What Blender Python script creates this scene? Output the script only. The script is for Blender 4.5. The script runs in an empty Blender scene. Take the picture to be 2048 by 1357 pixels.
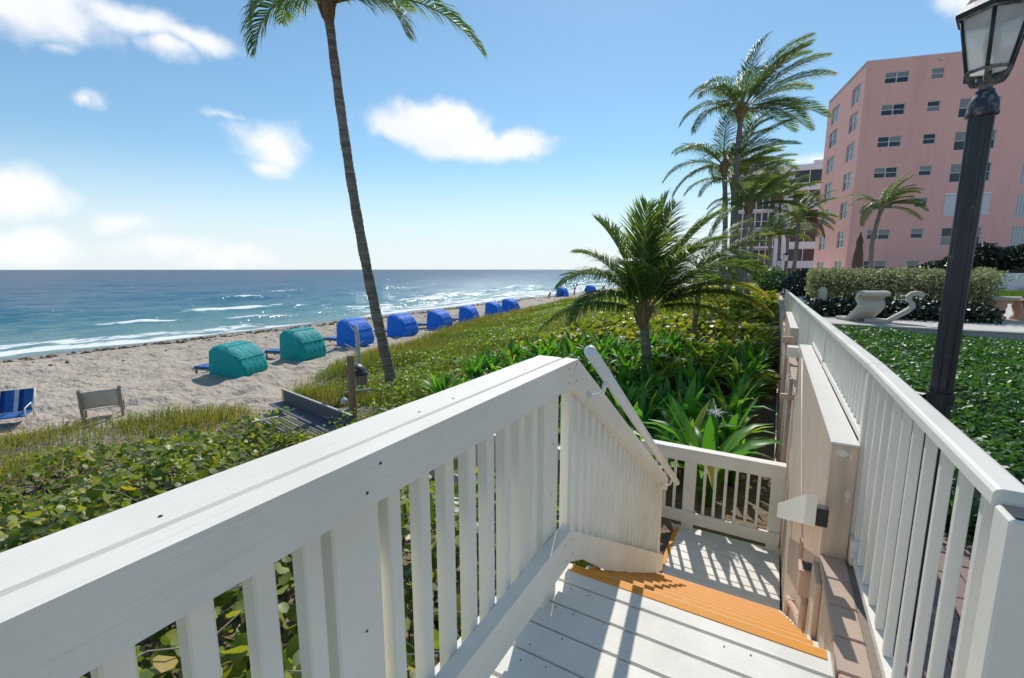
import bpy, math, random
import numpy as np
from mathutils import Vector, Matrix, noise as mnoise

# ------------------------------------------------------------------ camera, sky, sun, exposure
SC = bpy.context.scene
COL = SC.collection
R = math.radians
cam_d = bpy.data.cameras.new('camera')
cam_d.sensor_fit = 'HORIZONTAL'; cam_d.sensor_width = 36.0; cam_d.lens = 16.0
cam_d.clip_start = 0.02; cam_d.clip_end = 20000
cam = bpy.data.objects.new('camera', cam_d); COL.objects.link(cam)
cam.location = (0, 0, 1.45)
cam.rotation_euler = (R(90 - 8.75), 0, R(29.7))
SC.camera = cam

SUN_EL = 44.0          # degrees above the horizon
SUN_AZ = 17.3          # degrees from +Y towards -X (towards the sea)
sun_vec = Vector((-math.sin(R(SUN_AZ)) * math.cos(R(SUN_EL)), math.cos(R(SUN_AZ)) * math.cos(R(SUN_EL)), math.sin(R(SUN_EL))))
sd = bpy.data.lights.new('sun', 'SUN'); sd.energy = 2.3; sd.angle = R(0.55); sd.color = (1.0, 0.96, 0.90)
sun = bpy.data.objects.new('sun', sd); COL.objects.link(sun)
sun.rotation_euler = (-sun_vec).to_track_quat('-Z', 'Y').to_euler()
sun.location = (0, 0, 30)

SKY_STRENGTH = 0.085
W = bpy.data.worlds.new('World'); SC.world = W; W.use_nodes = True
def world_nodes():
    nt = W.node_tree; N = nt.nodes; L = nt.links
    for n in list(N): N.remove(n)
    def nd(t, **k):
        n = N.new(t)
        for a, b in k.items(): setattr(n, a, b)
        return n
    def val(sock, v):
        if isinstance(v, (int, float, tuple, list)): sock.default_value = v
        else: L.new(v, sock)
    def math_(op, a, b=0.0, c=0.0, clamp=False):
        n = nd('ShaderNodeMath', operation=op, use_clamp=clamp); val(n.inputs[0], a); val(n.inputs[1], b); val(n.inputs[2], c); return n.outputs[0]
    out = nd('ShaderNodeOutputWorld'); bg = nd('ShaderNodeBackground')
    sky = nd('ShaderNodeTexSky', sky_type='NISHITA', sun_disc=False)
    sky.sun_elevation = R(SUN_EL); sky.sun_rotation = R(-SUN_AZ)
    sky.altitude = 0; sky.air_density = 1.0; sky.dust_density = 0.1; sky.ozone_density = 1.6
    # clouds stand at fixed compass bearings and elevations in the sky
    tc = nd('ShaderNodeTexCoord'); sep = nd('ShaderNodeSeparateXYZ'); L.new(tc.outputs['Generated'], sep.inputs[0])
    az = math_('ARCTAN2', math_('MULTIPLY', sep.outputs[0], -1.0), sep.outputs[1])
    el = math_('ARCSINE', sep.outputs[2])
    cmb = nd('ShaderNodeCombineXYZ'); L.new(az, cmb.inputs[0]); L.new(el, cmb.inputs[1])
    nz = nd('ShaderNodeTexNoise'); nz.inputs['Scale'].default_value = 9.0; nz.inputs['Detail'].default_value = 6.0; nz.inputs['Roughness'].default_value = 0.52
    L.new(tc.outputs['Generated'], nz.inputs['Vector'])
    sub = nd('ShaderNodeVectorMath', operation='SUBTRACT'); L.new(nz.outputs['Color'], sub.inputs[0]); sub.inputs[1].default_value = (0.5, 0.5, 0.5)
    scl = nd('ShaderNodeVectorMath', operation='MULTIPLY'); L.new(sub.outputs[0], scl.inputs[0]); scl.inputs[1].default_value = (0.16, 0.07, 0)
    add = nd('ShaderNodeVectorMath', operation='ADD'); L.new(cmb.outputs[0], add.inputs[0]); L.new(scl.outputs[0], add.inputs[1])
    nz2 = nd('ShaderNodeTexNoise'); nz2.inputs['Scale'].default_value = 26.0; nz2.inputs['Detail'].default_value = 5.0
    L.new(tc.outputs['Generated'], nz2.inputs['Vector'])
    acc = None
    for a, e, wa, we, dens in CLOUDS:
        s1 = nd('ShaderNodeVectorMath', operation='SUBTRACT'); L.new(add.outputs[0], s1.inputs[0]); s1.inputs[1].default_value = (R(a), R(e), 0)
        s2 = nd('ShaderNodeVectorMath', operation='MULTIPLY'); L.new(s1.outputs[0], s2.inputs[0]); s2.inputs[1].default_value = (1 / R(wa), 1 / R(we), 0)
        ln = nd('ShaderNodeVectorMath', operation='LENGTH'); L.new(s2.outputs[0], ln.inputs[0])
        m = math_('MULTIPLY', math_('SUBTRACT', 1.25, ln.outputs['Value'], clamp=False), dens)
        acc = m if acc is None else math_('MAXIMUM', acc, m)
    acc = math_('ADD', acc, math_('MULTIPLY', math_('SUBTRACT', nz2.outputs['Fac'], 0.5), 0.75))
    mr = nd('ShaderNodeMapRange', interpolation_type='SMOOTHSTEP'); L.new(acc, mr.inputs['Value'])
    mr.inputs['From Min'].default_value = 0.06; mr.inputs['From Max'].default_value = 0.92
    cf = math_('MULTIPLY', mr.outputs[0], 0.93)
    # a soft grey underside
    sh = nd('ShaderNodeMapRange'); L.new(nz.outputs['Fac'], sh.inputs['Value']); sh.inputs['From Min'].default_value = 0.3; sh.inputs['From Max'].default_value = 0.7
    cr = nd('ShaderNodeMix', data_type='RGBA'); L.new(sh.outputs[0], cr.inputs[0])
    cr.inputs[6].default_value = CLOUD_DARK; cr.inputs[7].default_value = CLOUD_LIGHT
    tint = nd('ShaderNodeMix', data_type='RGBA', blend_type='MULTIPLY'); tint.inputs[0].default_value = 1.0
    L.new(sky.outputs[0], tint.inputs[6]); tint.inputs[7].default_value = SKY_TINT
    hs = nd('ShaderNodeHueSaturation'); hs.inputs['Saturation'].default_value = SKY_SAT; L.new(tint.outputs[2], hs.inputs['Color'])
    gm = nd('ShaderNodeGamma'); gm.inputs[1].default_value = SKY_GAMMA; L.new(hs.outputs[0], gm.inputs[0])
    gs = nd('ShaderNodeVectorMath', operation='SCALE'); L.new(gm.outputs[0], gs.inputs[0]); gs.inputs['Scale'].default_value = SKY_GAIN
    hz = nd('ShaderNodeMapRange', interpolation_type='SMOOTHSTEP'); L.new(math_('ABSOLUTE', el), hz.inputs['Value'])      # pale sea haze round the whole horizon
    hz.inputs['From Min'].default_value = 0.0; hz.inputs['From Max'].default_value = R(13); hz.inputs['To Min'].default_value = .88; hz.inputs['To Max'].default_value = 0.0
    hm = nd('ShaderNodeMix', data_type='RGBA'); L.new(hz.outputs[0], hm.inputs[0]); L.new(gs.outputs[0], hm.inputs[6]); hm.inputs[7].default_value = (5.7, 6.25, 6.7, 1)
    mix = nd('ShaderNodeMix', data_type='RGBA'); L.new(cf, mix.inputs[0]); L.new(hm.outputs[2], mix.inputs[6]); L.new(cr.outputs[2], mix.inputs[7])
    L.new(mix.outputs[2], bg.inputs[0]); bg.inputs[1].default_value = SKY_STRENGTH
    L.new(bg.outputs[0], out.inputs[0])
# bearing (degrees from +Y towards the sea), elevation, half width, half height, density
CLOUDS = [(73.8, 21.0, 7.0, 3.0, 1.0), (66.8, 21.2, 5.6, 1.5, .95), (62.5, 21.0, 5.2, 1.1, .8), (64.8, 19.6, 2.6, 1.2, .8), (72.2, 18.2, 1.7, .6, .5), (69.8, 14.5, 1.9, 1.0, .8),
          (56.6, 12.7, 5.2, 2.2, .85), (57.4, 10.9, 3.0, 1.4, .7), (60.6, 14.8, 1.6, .6, .5),
          (40.1, 16.0, 7.4, 2.0, 1.1), (38.4, 17.1, 5.6, 2.0, 1.2), (35.0, 14.5, 5.4, 2.0, 1.2), (29.5, 14.6, 5.4, 1.6, 1.1),
          (76.5, 6.3, 4.4, 2.4, 1.0), (69.6, 4.4, 3.8, 1.5, .7), (76.2, 1.7, 4.6, 2.0, .85), (65.7, 2.1, 6.0, 1.6, .7), (61.0, 1.3, 6.5, 1.5, .7),
          (-12.7, 21.4, 2.6, 1.7, .8), (-16.8, 17.0, 1.8, 2.0, .9), (-2.0, 10.8, 2.4, .8, .5),
          (110, 14, 9, 3, 1), (128, 24, 10, 4, 1), (150, 11, 8, 3, 1), (176, 20, 9, 3.5, 1), (205, 12, 10, 3, 1), (228, 25, 10, 4, 1), (255, 10, 9, 3, 1), (283, 18, 9, 3.5, 1), (310, 9, 9, 2.5, 1), (330, 26, 8, 3, 1)]
CLOUDS = [(a if a <= 180 else a - 360, e, wa, we, d) for a, e, wa, we, d in CLOUDS]
CLOUD_LIGHT = (7.7, 7.7, 7.7, 1); CLOUD_DARK = (6.6, 6.75, 7.0, 1)
SKY_TINT = (.76, .95, 1.0, 1); SKY_SAT = 1.06; SKY_GAMMA = .82; SKY_GAIN = 1.26
world_nodes()
SC.view_settings.view_transform = 'Standard'; SC.view_settings.look = 'None'
SC.view_settings.gamma = 1.0; SC.view_settings.use_curve_mapping = False
SC.view_settings.exposure = 0.76
SC.render.engine = 'CYCLES'
SC.cycles.use_denoising = True
SC.cycles.max_bounces = 8; SC.cycles.diffuse_bounces = 4; SC.cycles.glossy_bounces = 3; SC.cycles.transmission_bounces = 6; SC.cycles.transparent_max_bounces = 8
SC.cycles.sample_clamp_indirect = 6.0
SC.cycles.caustics_reflective = False; SC.cycles.caustics_refractive = False

# ------------------------------------------------------------------ materials
MATS = {}
class NT:
    def __init__(s, name):
        s.m = bpy.data.materials.new(name); s.m.use_nodes = True; s.nt = s.m.node_tree
        s.N = s.nt.nodes; s.L = s.nt.links
        s.bsdf = s.N.get('Principled BSDF'); s.out = s.N.get('Material Output'); MATS[name] = s.m
    def n(s, t, **k):
        x = s.N.new(t)
        for a, b in k.items():
            if a.startswith('i_'): s.set(x.inputs[a[2:]], b)
            else: setattr(x, a, b)
        return x
    def set(s, sock, v):
        if hasattr(v, 'is_output') or isinstance(v, bpy.types.NodeSocket): s.L.new(v, sock)
        else: sock.default_value = v
    def math(s, op, a, b=0.0, clamp=False):
        x = s.n('ShaderNodeMath', operation=op, use_clamp=clamp); s.set(x.inputs[0], a); s.set(x.inputs[1], b); return x.outputs[0]
    def mix(s, f, a, b, mode='MIX'):
        x = s.n('ShaderNodeMix', data_type='RGBA', blend_type=mode); s.set(x.inputs[0], f); s.set(x.inputs[6], a); s.set(x.inputs[7], b); return x.outputs[2]
    def coord(s, kind='Object', scale=(1, 1, 1)):
        t = s.n('ShaderNodeTexCoord'); mp = s.n('ShaderNodeMapping'); s.L.new(t.outputs[kind], mp.inputs[0]); mp.inputs['Scale'].default_value = scale; return mp.outputs[0]
    def world(s, scale=(1, 1, 1)):
        g = s.n('ShaderNodeNewGeometry'); mp = s.n('ShaderNodeMapping'); s.L.new(g.outputs['Position'], mp.inputs[0]); mp.inputs['Scale'].default_value = scale; return mp.outputs[0]
    def noise(s, vec, scale, detail=4, rough=.55):
        x = s.n('ShaderNodeTexNoise'); s.L.new(vec, x.inputs['Vector']); x.inputs['Scale'].default_value = scale; x.inputs['Detail'].default_value = detail; x.inputs['Roughness'].default_value = rough; return x.outputs['Fac']
    def range(s, v, a, b, c=0.0, d=1.0, smooth=False):
        x = s.n('ShaderNodeMapRange'); s.set(x.inputs[0], v)
        if smooth: x.interpolation_type = 'SMOOTHSTEP'
        for i, q in enumerate((a, b, c, d)): x.inputs[i + 1].default_value = q
        return x.outputs[0]
    def ramp(s, v, stops):
        x = s.n('ShaderNodeValToRGB'); s.set(x.inputs[0], v); e = x.color_ramp.elements
        while len(e) < len(stops): e.new(0.5)
        for q, (p, c) in zip(e, stops): q.position = p; q.color = (*c, 1) if len(c) == 3 else c
        return x.outputs[0]
    def bump(s, h, strength=.3, dist=.01):
        x = s.n('ShaderNodeBump'); s.set(x.inputs['Height'], h); x.inputs['Strength'].default_value = strength; x.inputs['Distance'].default_value = dist; s.L.new(x.outputs[0], s.bsdf.inputs['Normal']); return x.outputs[0]
    def p(s, **k):
        names = {'col': 'Base Color', 'rough': 'Roughness', 'spec': 'Specular IOR Level', 'metal': 'Metallic', 'ior': 'IOR', 'coat': 'Coat Weight', 'trans': 'Transmission Weight'}
        for a, b in k.items(): s.set(s.bsdf.inputs[names[a]], b)

def c4(c): return (c[0], c[1], c[2], 1)
def painted(name, col, scale, gr=.30, rough=.5, dirt=.12, bump=.35):
    t = NT(name); v = t.world(scale)
    g = t.noise(v, 6, 6, .7); w = t.noise(t.world(), 3.1, 4)
    w2 = t.noise(t.world((1, 1, 1)), 22, 3)
    c = t.mix(t.range(w, .35, .75), c4(col), c4([x * (1 - dirt) for x in col]))
    c = t.mix(t.math('MULTIPLY', t.range(g, .52, .72), gr), c, c4([x * .58 for x in col]))
    c = t.mix(t.math('MULTIPLY', t.range(w2, .66, .8), .25), c, c4((col[0] * .72, col[1] * .70, col[2] * .64)))
    t.p(col=c, rough=t.range(w, .3, .7, rough - .08, rough + .12), spec=.35)
    t.bump(g, bump, .004)
WHITE = (.85, .80, .69)
painted('white_grain_x', WHITE, (.7, 24, 24))
painted('white_grain_y', WHITE, (24, .7, 24))
painted('white_grain_z', WHITE, (24, 24, .7), gr=.10, bump=.14)
painted('white_smooth', (.82, .785, .70), (6, 6, 1), gr=.03, rough=.5, dirt=.10, bump=.03)
painted('white_metal', (.85, .80, .70), (8, 8, 8), gr=.04, rough=.32, dirt=.07, bump=.05)
painted('cream_metal', (.79, .775, .73), (8, 8, 8), gr=.04, rough=.4, dirt=.08, bump=.05)
painted('deck_white', (.79, .745, .65), (1, 30, 20), gr=.2, rough=.55, dirt=.14, bump=.5)
t = NT('nosing_orange'); w = t.noise(t.world(), 14, 6, .7); w2 = t.noise(t.world((1.5, 30, 30)), 5, 4)
t.p(col=t.mix(t.range(w, .63, .75), t.mix(w2, c4((.74, .31, .035)), c4((.66, .25, .03))), c4((.72, .6, .42))), rough=.62, spec=.25); t.bump(w, .3, .003)
t = NT('nail'); t.p(col=(.05, .04, .035, 1), rough=.6)
t = NT('stucco_tan'); w = t.noise(t.world(), 2.2, 5); st = t.noise(t.world((5, 5, .6)), 3, 5, .6); f = t.noise(t.world(), 55, 5, .7)
t.p(col=t.mix(t.range(st, .45, .72), t.mix(t.range(w, .3, .7), c4((.585, .45, .345)), c4((.665, .52, .405))), c4((.49, .375, .285))), rough=.85, spec=.15); t.bump(f, .5, .006)
t = NT('cap_cream'); w = t.noise(t.world(), 5, 5); sp = t.noise(t.world(), 30, 4)
t.p(col=t.mix(t.range(sp, .68, .74), t.mix(w, c4((.70, .66, .60)), c4((.60, .56, .50))), c4((.22, .21, .19))), rough=.7); t.bump(t.noise(t.world(), 60, 4), .3, .004)
t = NT('paver_tan'); w = t.noise(t.world(), 8, 5); sp = t.noise(t.world(), 120, 3, .7); oi = t.n('ShaderNodeObjectInfo')
t.p(col=t.mix(t.range(sp, .6, .75), t.mix(w, t.mix(oi.outputs['Random'], c4((.60, .45, .345)), c4((.53, .40, .31))), c4((.47, .35, .27))), c4((.33, .25, .20))), rough=.85, spec=.2); t.bump(sp, .6, .006)
t = NT('mortar'); t.p(col=(.30, .25, .20, 1), rough=.95); t.bump(t.noise(t.world(), 60, 4), .6, .01)
t = NT('paver_brick'); w = t.noise(t.world(), 25, 5); oi = t.n('ShaderNodeObjectInfo')
t.p(col=t.mix(w, t.ramp(oi.outputs['Random'], [(0, (.30, .20, .165)), (.5, (.36, .25, .20)), (1, (.26, .19, .17))]), c4((.22, .16, .14))), rough=.85); t.bump(w, .5, .006)
t = NT('pipe_tan'); w = t.noise(t.world(), 18, 4)
t.p(col=t.mix(t.range(w, .4, .7), c4((.55, .37, .28)), c4((.44, .29, .21))), rough=.6); t.bump(w, .3, .004)
t = NT('pvc_white'); t.p(col=(.62, .61, .58, 1), rough=.5)
t = NT('black_paint'); w = t.noise(t.world((1, 1, .25)), 14, 5, .65); sp = t.noise(t.world(), 40, 4)
t.p(col=t.mix(t.range(sp, .64, .74), t.mix(t.range(w, .5, .75), c4((.010, .012, .018)), c4((.022, .023, .027))), c4((.085, .08, .075))), rough=t.range(w, .3, .7, .22, .5), spec=.5); t.bump(sp, .15, .003)
t = NT('weathered_metal'); w = t.noise(t.world(), 30, 6, .7)
t.p(col=t.mix(t.range(w, .50, .66), c4((.03, .035, .05)), c4((.26, .25, .235))), rough=.6); t.bump(w, .5, .004)
t = NT('lantern_rim'); w = t.noise(t.world(), 45, 5, .7)
t.p(col=t.mix(t.range(w, .42, .6), c4((.05, .05, .05)), c4((.24, .225, .19))), rough=.55); t.bump(w, .4, .003)
# dusty lantern glass
t = NT('lantern_glass'); t.p(col=(.85, .86, .86, 1), rough=.25, spec=.5)
tr = t.n('ShaderNodeBsdfTransparent'); tl = t.n('ShaderNodeBsdfTranslucent'); tl.inputs[0].default_value = (.88, .88, .86, 1)
mx = t.n('ShaderNodeMixShader'); mx.inputs[0].default_value = .55; t.L.new(t.bsdf.outputs[0], mx.inputs[1]); t.L.new(tl.outputs[0], mx.inputs[2])
mx2 = t.n('ShaderNodeMixShader'); t.L.new(t.range(t.noise(t.world(), 12, 4), .35, .7, .38, .62), mx2.inputs[0]); t.L.new(mx.outputs[0], mx2.inputs[1]); t.L.new(tr.outputs[0], mx2.inputs[2]); t.L.new(mx2.outputs[0], t.out.inputs[0])
t = NT('bulb_glass'); t.p(col=(.75, .66, .42, 1), rough=.2)

t = NT('sand'); v = t.world()
w = t.noise(v, .12, 4); g = t.noise(v, 60, 3, .7); f1 = t.noise(t.world((1.0, 1.6, 1)), 1.9, 4, .5); f2 = t.noise(v, 5, 4)
wet = t.n('ShaderNodeAttribute', attribute_name='wet').outputs['Fac']; soil = t.n('ShaderNodeAttribute', attribute_name='soil').outputs['Fac']; wrack = t.n('ShaderNodeAttribute', attribute_name='wrack').outputs['Fac']
base = t.mix(w, c4((.425, .355, .275)), c4((.50, .425, .34)))
base = t.mix(t.math('MULTIPLY', t.range(g, .55, .8), .35), base, c4((.34, .27, .20)))
base = t.mix(t.range(f2, .66, .74, 0, .3), base, c4((.25, .19, .13)))
base = t.mix(wet, base, c4((.23, .185, .14)))
wk = t.math('MULTIPLY', wrack, t.range(t.noise(t.world((1, .55, 1)), 1.6, 6, .7), .47, .58))
base = t.mix(wk, base, c4((.055, .038, .024)))
sl = t.mix(t.noise(v, 7, 5), c4((.15, .105, .07)), c4((.27, .20, .14)))
sl = t.mix(t.range(t.noise(v, 34, 3), .58, .66), sl, c4((.055, .04, .03)))
base = t.mix(soil, base, sl)
t.p(col=base, rough=t.range(wet, 0, 1, .92, .35), spec=.25)
hh = t.math('ADD', t.math('MULTIPLY', f1, 1.0), t.math('MULTIPLY', f2, .35))
t.bump(hh, 1.0, .2)

t = NT('sea_water'); v = t.world(); x = t.n('ShaderNodeSeparateXYZ'); t.L.new(t.world(), x.inputs[0])
off = t.math('SUBTRACT', -39.0, x.outputs[0])       # metres off shore
patch = t.noise(t.world((.05, .012, 1)), 1, 4)
offp = t.math('ADD', off, t.math('MULTIPLY', t.math('SUBTRACT', patch, .5), 34.0))
dcol = t.ramp(t.range(offp, 0, 420), [(0, (.15, .27, .24)), (.035, (.010, .145, .17)), (.11, (.001, .095, .16)), (.28, (.001, .062, .14)), (.6, (.001, .047, .115)), (1, (.001, .036, .095))])
lane = t.noise(t.world((.35, .06, 1)), 1, 5, .6)
fm = t.n('ShaderNodeAttribute', attribute_name='foam').outputs['Fac']
lace = t.noise(t.world((.55, .25, 1)), 2.3, 6, .65)
foam = t.range(t.math('ADD', fm, t.math('MULTIPLY', t.math('SUBTRACT', lace, .5), 1.5)), .42, .62, 0, 1, True)
caps = t.math('MULTIPLY', t.range(t.noise(t.world((.30, .10, 1)), 1, 6, .7), .70, .74, 0, 1, True), t.range(off, 8, 40, 0, .9))
foam = t.math('MAXIMUM', foam, caps)
b1 = t.noise(t.world((.55, .30, 1)), 1, 4, .55); b2 = t.noise(t.world((1, .7, 1)), 3.4, 3, .5)
hgt = t.math('ADD', b1, t.math('MULTIPLY', b2, .15))
bn = t.bump(hgt, 1.0, .70)
# steep wavelets keep a wind-roughened sea from mirroring the horizon fully
dif = t.n('ShaderNodeBsdfDiffuse'); t.L.new(t.mix(foam, dcol, c4((.80, .82, .82))), dif.inputs[0])
gl = t.n('ShaderNodeBsdfGlossy'); gl.inputs['Roughness'].default_value = .15; gl.inputs[0].default_value = (1, 1, 1, 1); t.L.new(bn, gl.inputs['Normal'])
fr = t.n('ShaderNodeFresnel'); fr.inputs['IOR'].default_value = 1.33; t.L.new(bn, fr.inputs['Normal'])
fac = t.math('MULTIPLY', t.math('MULTIPLY', fr.outputs[0], .29), t.math('SUBTRACT', 1.0, foam))
ms = t.n('ShaderNodeMixShader'); t.L.new(fac, ms.inputs[0]); t.L.new(dif.outputs[0], ms.inputs[1]); t.L.new(gl.outputs[0], ms.inputs[2]); t.L.new(ms.outputs[0], t.out.inputs[0])

def leafmat(name, ramp_stops, rough=.45, spec=.4, transl=.3, tcol=(1.7, 1.7, .6), tint=False, coat=0, var=True):
    t = NT(name)
    if tint: src = t.n('ShaderNodeAttribute', attribute_name='tint').outputs['Fac']
    else: src = t.n('ShaderNodeObjectInfo').outputs['Random']
    c = t.ramp(src, ramp_stops)
    w = t.noise(t.world(), 40, 3)
    c = t.mix(t.range(w, .35, .7, 0, .35), c, t.mix(1.0, c, c4((.6, .62, .5)), 'MULTIPLY'))
    t.p(col=c, rough=rough, spec=spec)
    tl = t.n('ShaderNodeBsdfTranslucent'); t.L.new(t.mix(1.0, c, c4(tcol), 'MULTIPLY'), tl.inputs[0])
    mx = t.n('ShaderNodeMixShader'); mx.inputs[0].default_value = transl
    t.L.new(t.bsdf.outputs[0], mx.inputs[1]); t.L.new(tl.outputs[0], mx.inputs[2]); t.L.new(mx.outputs[0], t.out.inputs[0])
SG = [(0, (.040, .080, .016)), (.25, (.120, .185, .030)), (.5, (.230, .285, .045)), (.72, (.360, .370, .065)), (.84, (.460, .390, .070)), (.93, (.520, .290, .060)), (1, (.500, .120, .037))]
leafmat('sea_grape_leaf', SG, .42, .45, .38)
leafmat('sea_grape_mass', SG, .42, .45, .38, tint=True)
LIL = [(0, (0.053, 0.175, 0.025)), (.5, (0.096, 0.289, 0.035)), (.85, (0.175, 0.384, 0.053)), (.95, (0.419, 0.489, 0.078)), (1, (0.600, 0.489, 0.087))]
leafmat('lily_leaf', LIL, .42, .4, .45)
leafmat('lily_mass', LIL, .42, .4, .45, tint=True)
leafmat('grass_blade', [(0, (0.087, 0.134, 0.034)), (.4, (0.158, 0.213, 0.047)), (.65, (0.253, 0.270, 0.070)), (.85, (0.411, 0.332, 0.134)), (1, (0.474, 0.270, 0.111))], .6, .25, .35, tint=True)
leafmat('vine_leaf', [(0, (0.055, 0.139, 0.028)), (.5, (0.158, 0.268, 0.046)), (.85, (0.315, 0.389, 0.074)), (1, (0.592, 0.555, 0.297))], .46, .4, .42, tint=True)
leafmat('ficus_leaf', [(0, (0.034, 0.098, 0.025)), (.5, (0.069, 0.182, 0.039)), (.9, (0.135, 0.293, 0.053)), (1, (0.244, 0.415, 0.073))], .42, .42, .30, tint=True)
leafmat('silver_leaf', [(0, (0.166, 0.186, 0.103)), (.5, (0.304, 0.324, 0.193)), (.85, (0.428, 0.442, 0.276)), (1, (0.580, 0.552, 0.304))], .55, .3, .25, tint=True)
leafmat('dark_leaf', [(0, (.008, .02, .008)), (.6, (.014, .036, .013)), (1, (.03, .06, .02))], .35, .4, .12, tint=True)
leafmat('palm_leaf', [(0, (0.053, 0.108, 0.035)), (.45, (0.109, 0.189, 0.055)), (.8, (0.218, 0.282, 0.080)), (.93, (0.435, 0.360, 0.112)), (1, (0.648, 0.404, 0.181))], .48, .35, .48, tint=True)
leafmat('palm_leaf_dry', [(0, (.16, .10, .05)), (1, (.30, .19, .10))], .6, .3, .3, tint=True)
leafmat('lawn_blade', [(0, (.09, .19, .02)), (1, (.16, .28, .03))], .6, .3, .3, tint=True)
t = NT('rachis'); w = t.noise(t.world(), 9, 3); t.p(col=t.mix(w, c4((.20, .19, .05)), c4((.34, .26, .07))), rough=.5)
t = NT('stem_brown'); w = t.noise(t.world(), 30, 4); t.p(col=t.mix(w, c4((.10, .07, .045)), c4((.24, .18, .12))), rough=.85); t.bump(w, .5, .01)
t = NT('stem_pale'); w = t.noise(t.world(), 30, 4); t.p(col=t.mix(w, c4((.26, .22, .17)), c4((.40, .35, .28))), rough=.85)
t = NT('palm_bark'); v = t.world((1, 1, 1)); w = t.noise(v, 7, 5, .65); rg = t.noise(t.world((1.2, 1.2, 9)), 1.6, 4, .6)
t.p(col=t.mix(t.range(rg, .38, .62), t.mix(w, c4((.10, .082, .066)), c4((.19, .16, .13))), c4((.27, .24, .205))), rough=.9, spec=.15); t.bump(t.math('ADD', w, rg), .8, .03)
t = NT('palm_fibre'); w = t.noise(t.world((6, 6, 1.4)), 4, 5, .7); t.p(col=t.mix(w, c4((.13, .08, .045)), c4((.36, .25, .12))), rough=.9); t.bump(w, .9, .03)
t = NT('flower_white'); t.p(col=(.78, .76, .72, 1), rough=.5)

def fabric(name, col):
    t = NT(name); w = t.noise(t.coord('Object'), 5, 5, .6); f = t.noise(t.coord('Object', (90, 90, 90)), 3, 2)
    t.p(col=t.mix(t.range(w, .35, .7), c4(col), c4([x * .78 for x in col])), rough=.6, spec=.3); wr = t.noise(t.coord('Object', (1, 3.2, 1)), 3.4, 5, .6); t.bump(t.math('ADD', wr, t.math('MULTIPLY', f, .1)), .8, .075)
fabric('fabric_teal', (.0, .36, .36)); fabric('fabric_teal_trim', (.03, .44, .40)); fabric('fabric_blue', (.006, .19, .80)); fabric('fabric_blue_trim', (.02, .26, .85)); fabric('cushion_blue', (.03, .16, .44)); fabric('stripe_navy', (.006, .05, .22)); fabric('stripe_white', (.7, .72, .74)); fabric('umbrella_brown', (.16, .115, .075))
fabric('canvas_beige', (.64, .59, .51))
t = NT('weathered_wood'); w = t.noise(t.coord('Object', (2, 2, 2)), 4, 5); g = t.noise(t.coord('Object', (30, 30, 4)), 3, 5, .7)
t.p(col=t.mix(g, c4((.26, .205, .15)), c4((.40, .33, .255))), rough=.85); t.bump(g, .6, .006)
t = NT('post_wood'); g = t.noise(t.coord('Object', (26, 26, 1.6)), 2, 5, .7)
t.p(col=t.mix(g, c4((.22, .13, .075)), c4((.40, .265, .165))), rough=.8); t.bump(g, .6, .008)
t = NT('driftwood'); g = t.noise(t.coord('Object', (20, 20, 2)), 3, 5, .7); t.p(col=t.mix(g, c4((.45, .41, .36)), c4((.62, .58, .53))), rough=.85); t.bump(g, .6, .008)
t = NT('slate_board'); g = t.noise(t.world((3, 20, 20)), 3, 5); t.p(col=t.mix(g, c4((.075, .08, .105)), c4((.12, .125, .15))), rough=.7)
t = NT('plank_grey'); g = t.noise(t.world((20, 3, 20)), 3, 5); t.p(col=t.mix(g, c4((.18, .165, .15)), c4((.33, .31, .28))), rough=.85)
t = NT('yellow_paint'); t.p(col=(.66, .46, .04, 1), rough=.6)
t = NT('dark_plastic'); t.p(col=(.035, .037, .045, 1), rough=.45)
t = NT('bucket_white'); t.p(col=(.66, .66, .64, 1), rough=.5)

def stucco(name, a, b, bump=.35):
    t = NT(name); w = t.noise(t.world(), .35, 5); st = t.noise(t.world((1.3, 1.3, .12)), 1.2, 5, .6); f = t.noise(t.world(), 14, 5, .7)
    t.p(col=t.mix(t.range(st, .5, .75, 0, .5), t.mix(t.range(w, .3, .7), c4(a), c4(b)), c4([x * .8 for x in a])), rough=.85, spec=.15); t.bump(f, bump, .03)
stucco('stucco_pink', (.86, .455, .385), (.89, .485, .415)); stucco('stucco_white', (.76, .78, .80), (.82, .83, .84)); stucco('concrete_cream', (.48, .44, .38), (.55, .51, .45)); stucco('wall_grey', (.42, .385, .36), (.47, .435, .40))
stucco('walk_pale', (.56, .52, .47), (.64, .60, .55), .2)
stucco('terracotta', (.52, .34, .25), (.60, .44, .34), .3)
t = NT('window_frame'); t.p(col=(.74, .73, .70, 1), rough=.4)
t = NT('window_glass'); w = t.noise(t.world(), .9, 2); t.p(col=t.mix(w, c4((.025, .032, .04)), c4((.06, .07, .075))), rough=.08, spec=.35)
t = NT('window_blind'); w = t.noise(t.world((1, 1, 14)), 3, 2); t.p(col=t.mix(w, c4((.17, .165, .155)), c4((.25, .245, .235))), rough=.25, spec=.7)
t = NT('glass_block'); t.p(col=(.42, .43, .43, 1), rough=.2, spec=.6)
t = NT('shutter_white'); w = t.noise(t.world((1, 1, 20)), 2, 2); t.p(col=t.mix(w, c4((.58, .57, .56)), c4((.68, .67, .66))), rough=.5)
t = NT('soil_dark'); w = t.noise(t.world(), 9, 5); t.p(col=t.mix(w, c4((.06, .042, .03)), c4((.13, .095, .065))), rough=.95); t.bump(w, .8, .03)

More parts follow.
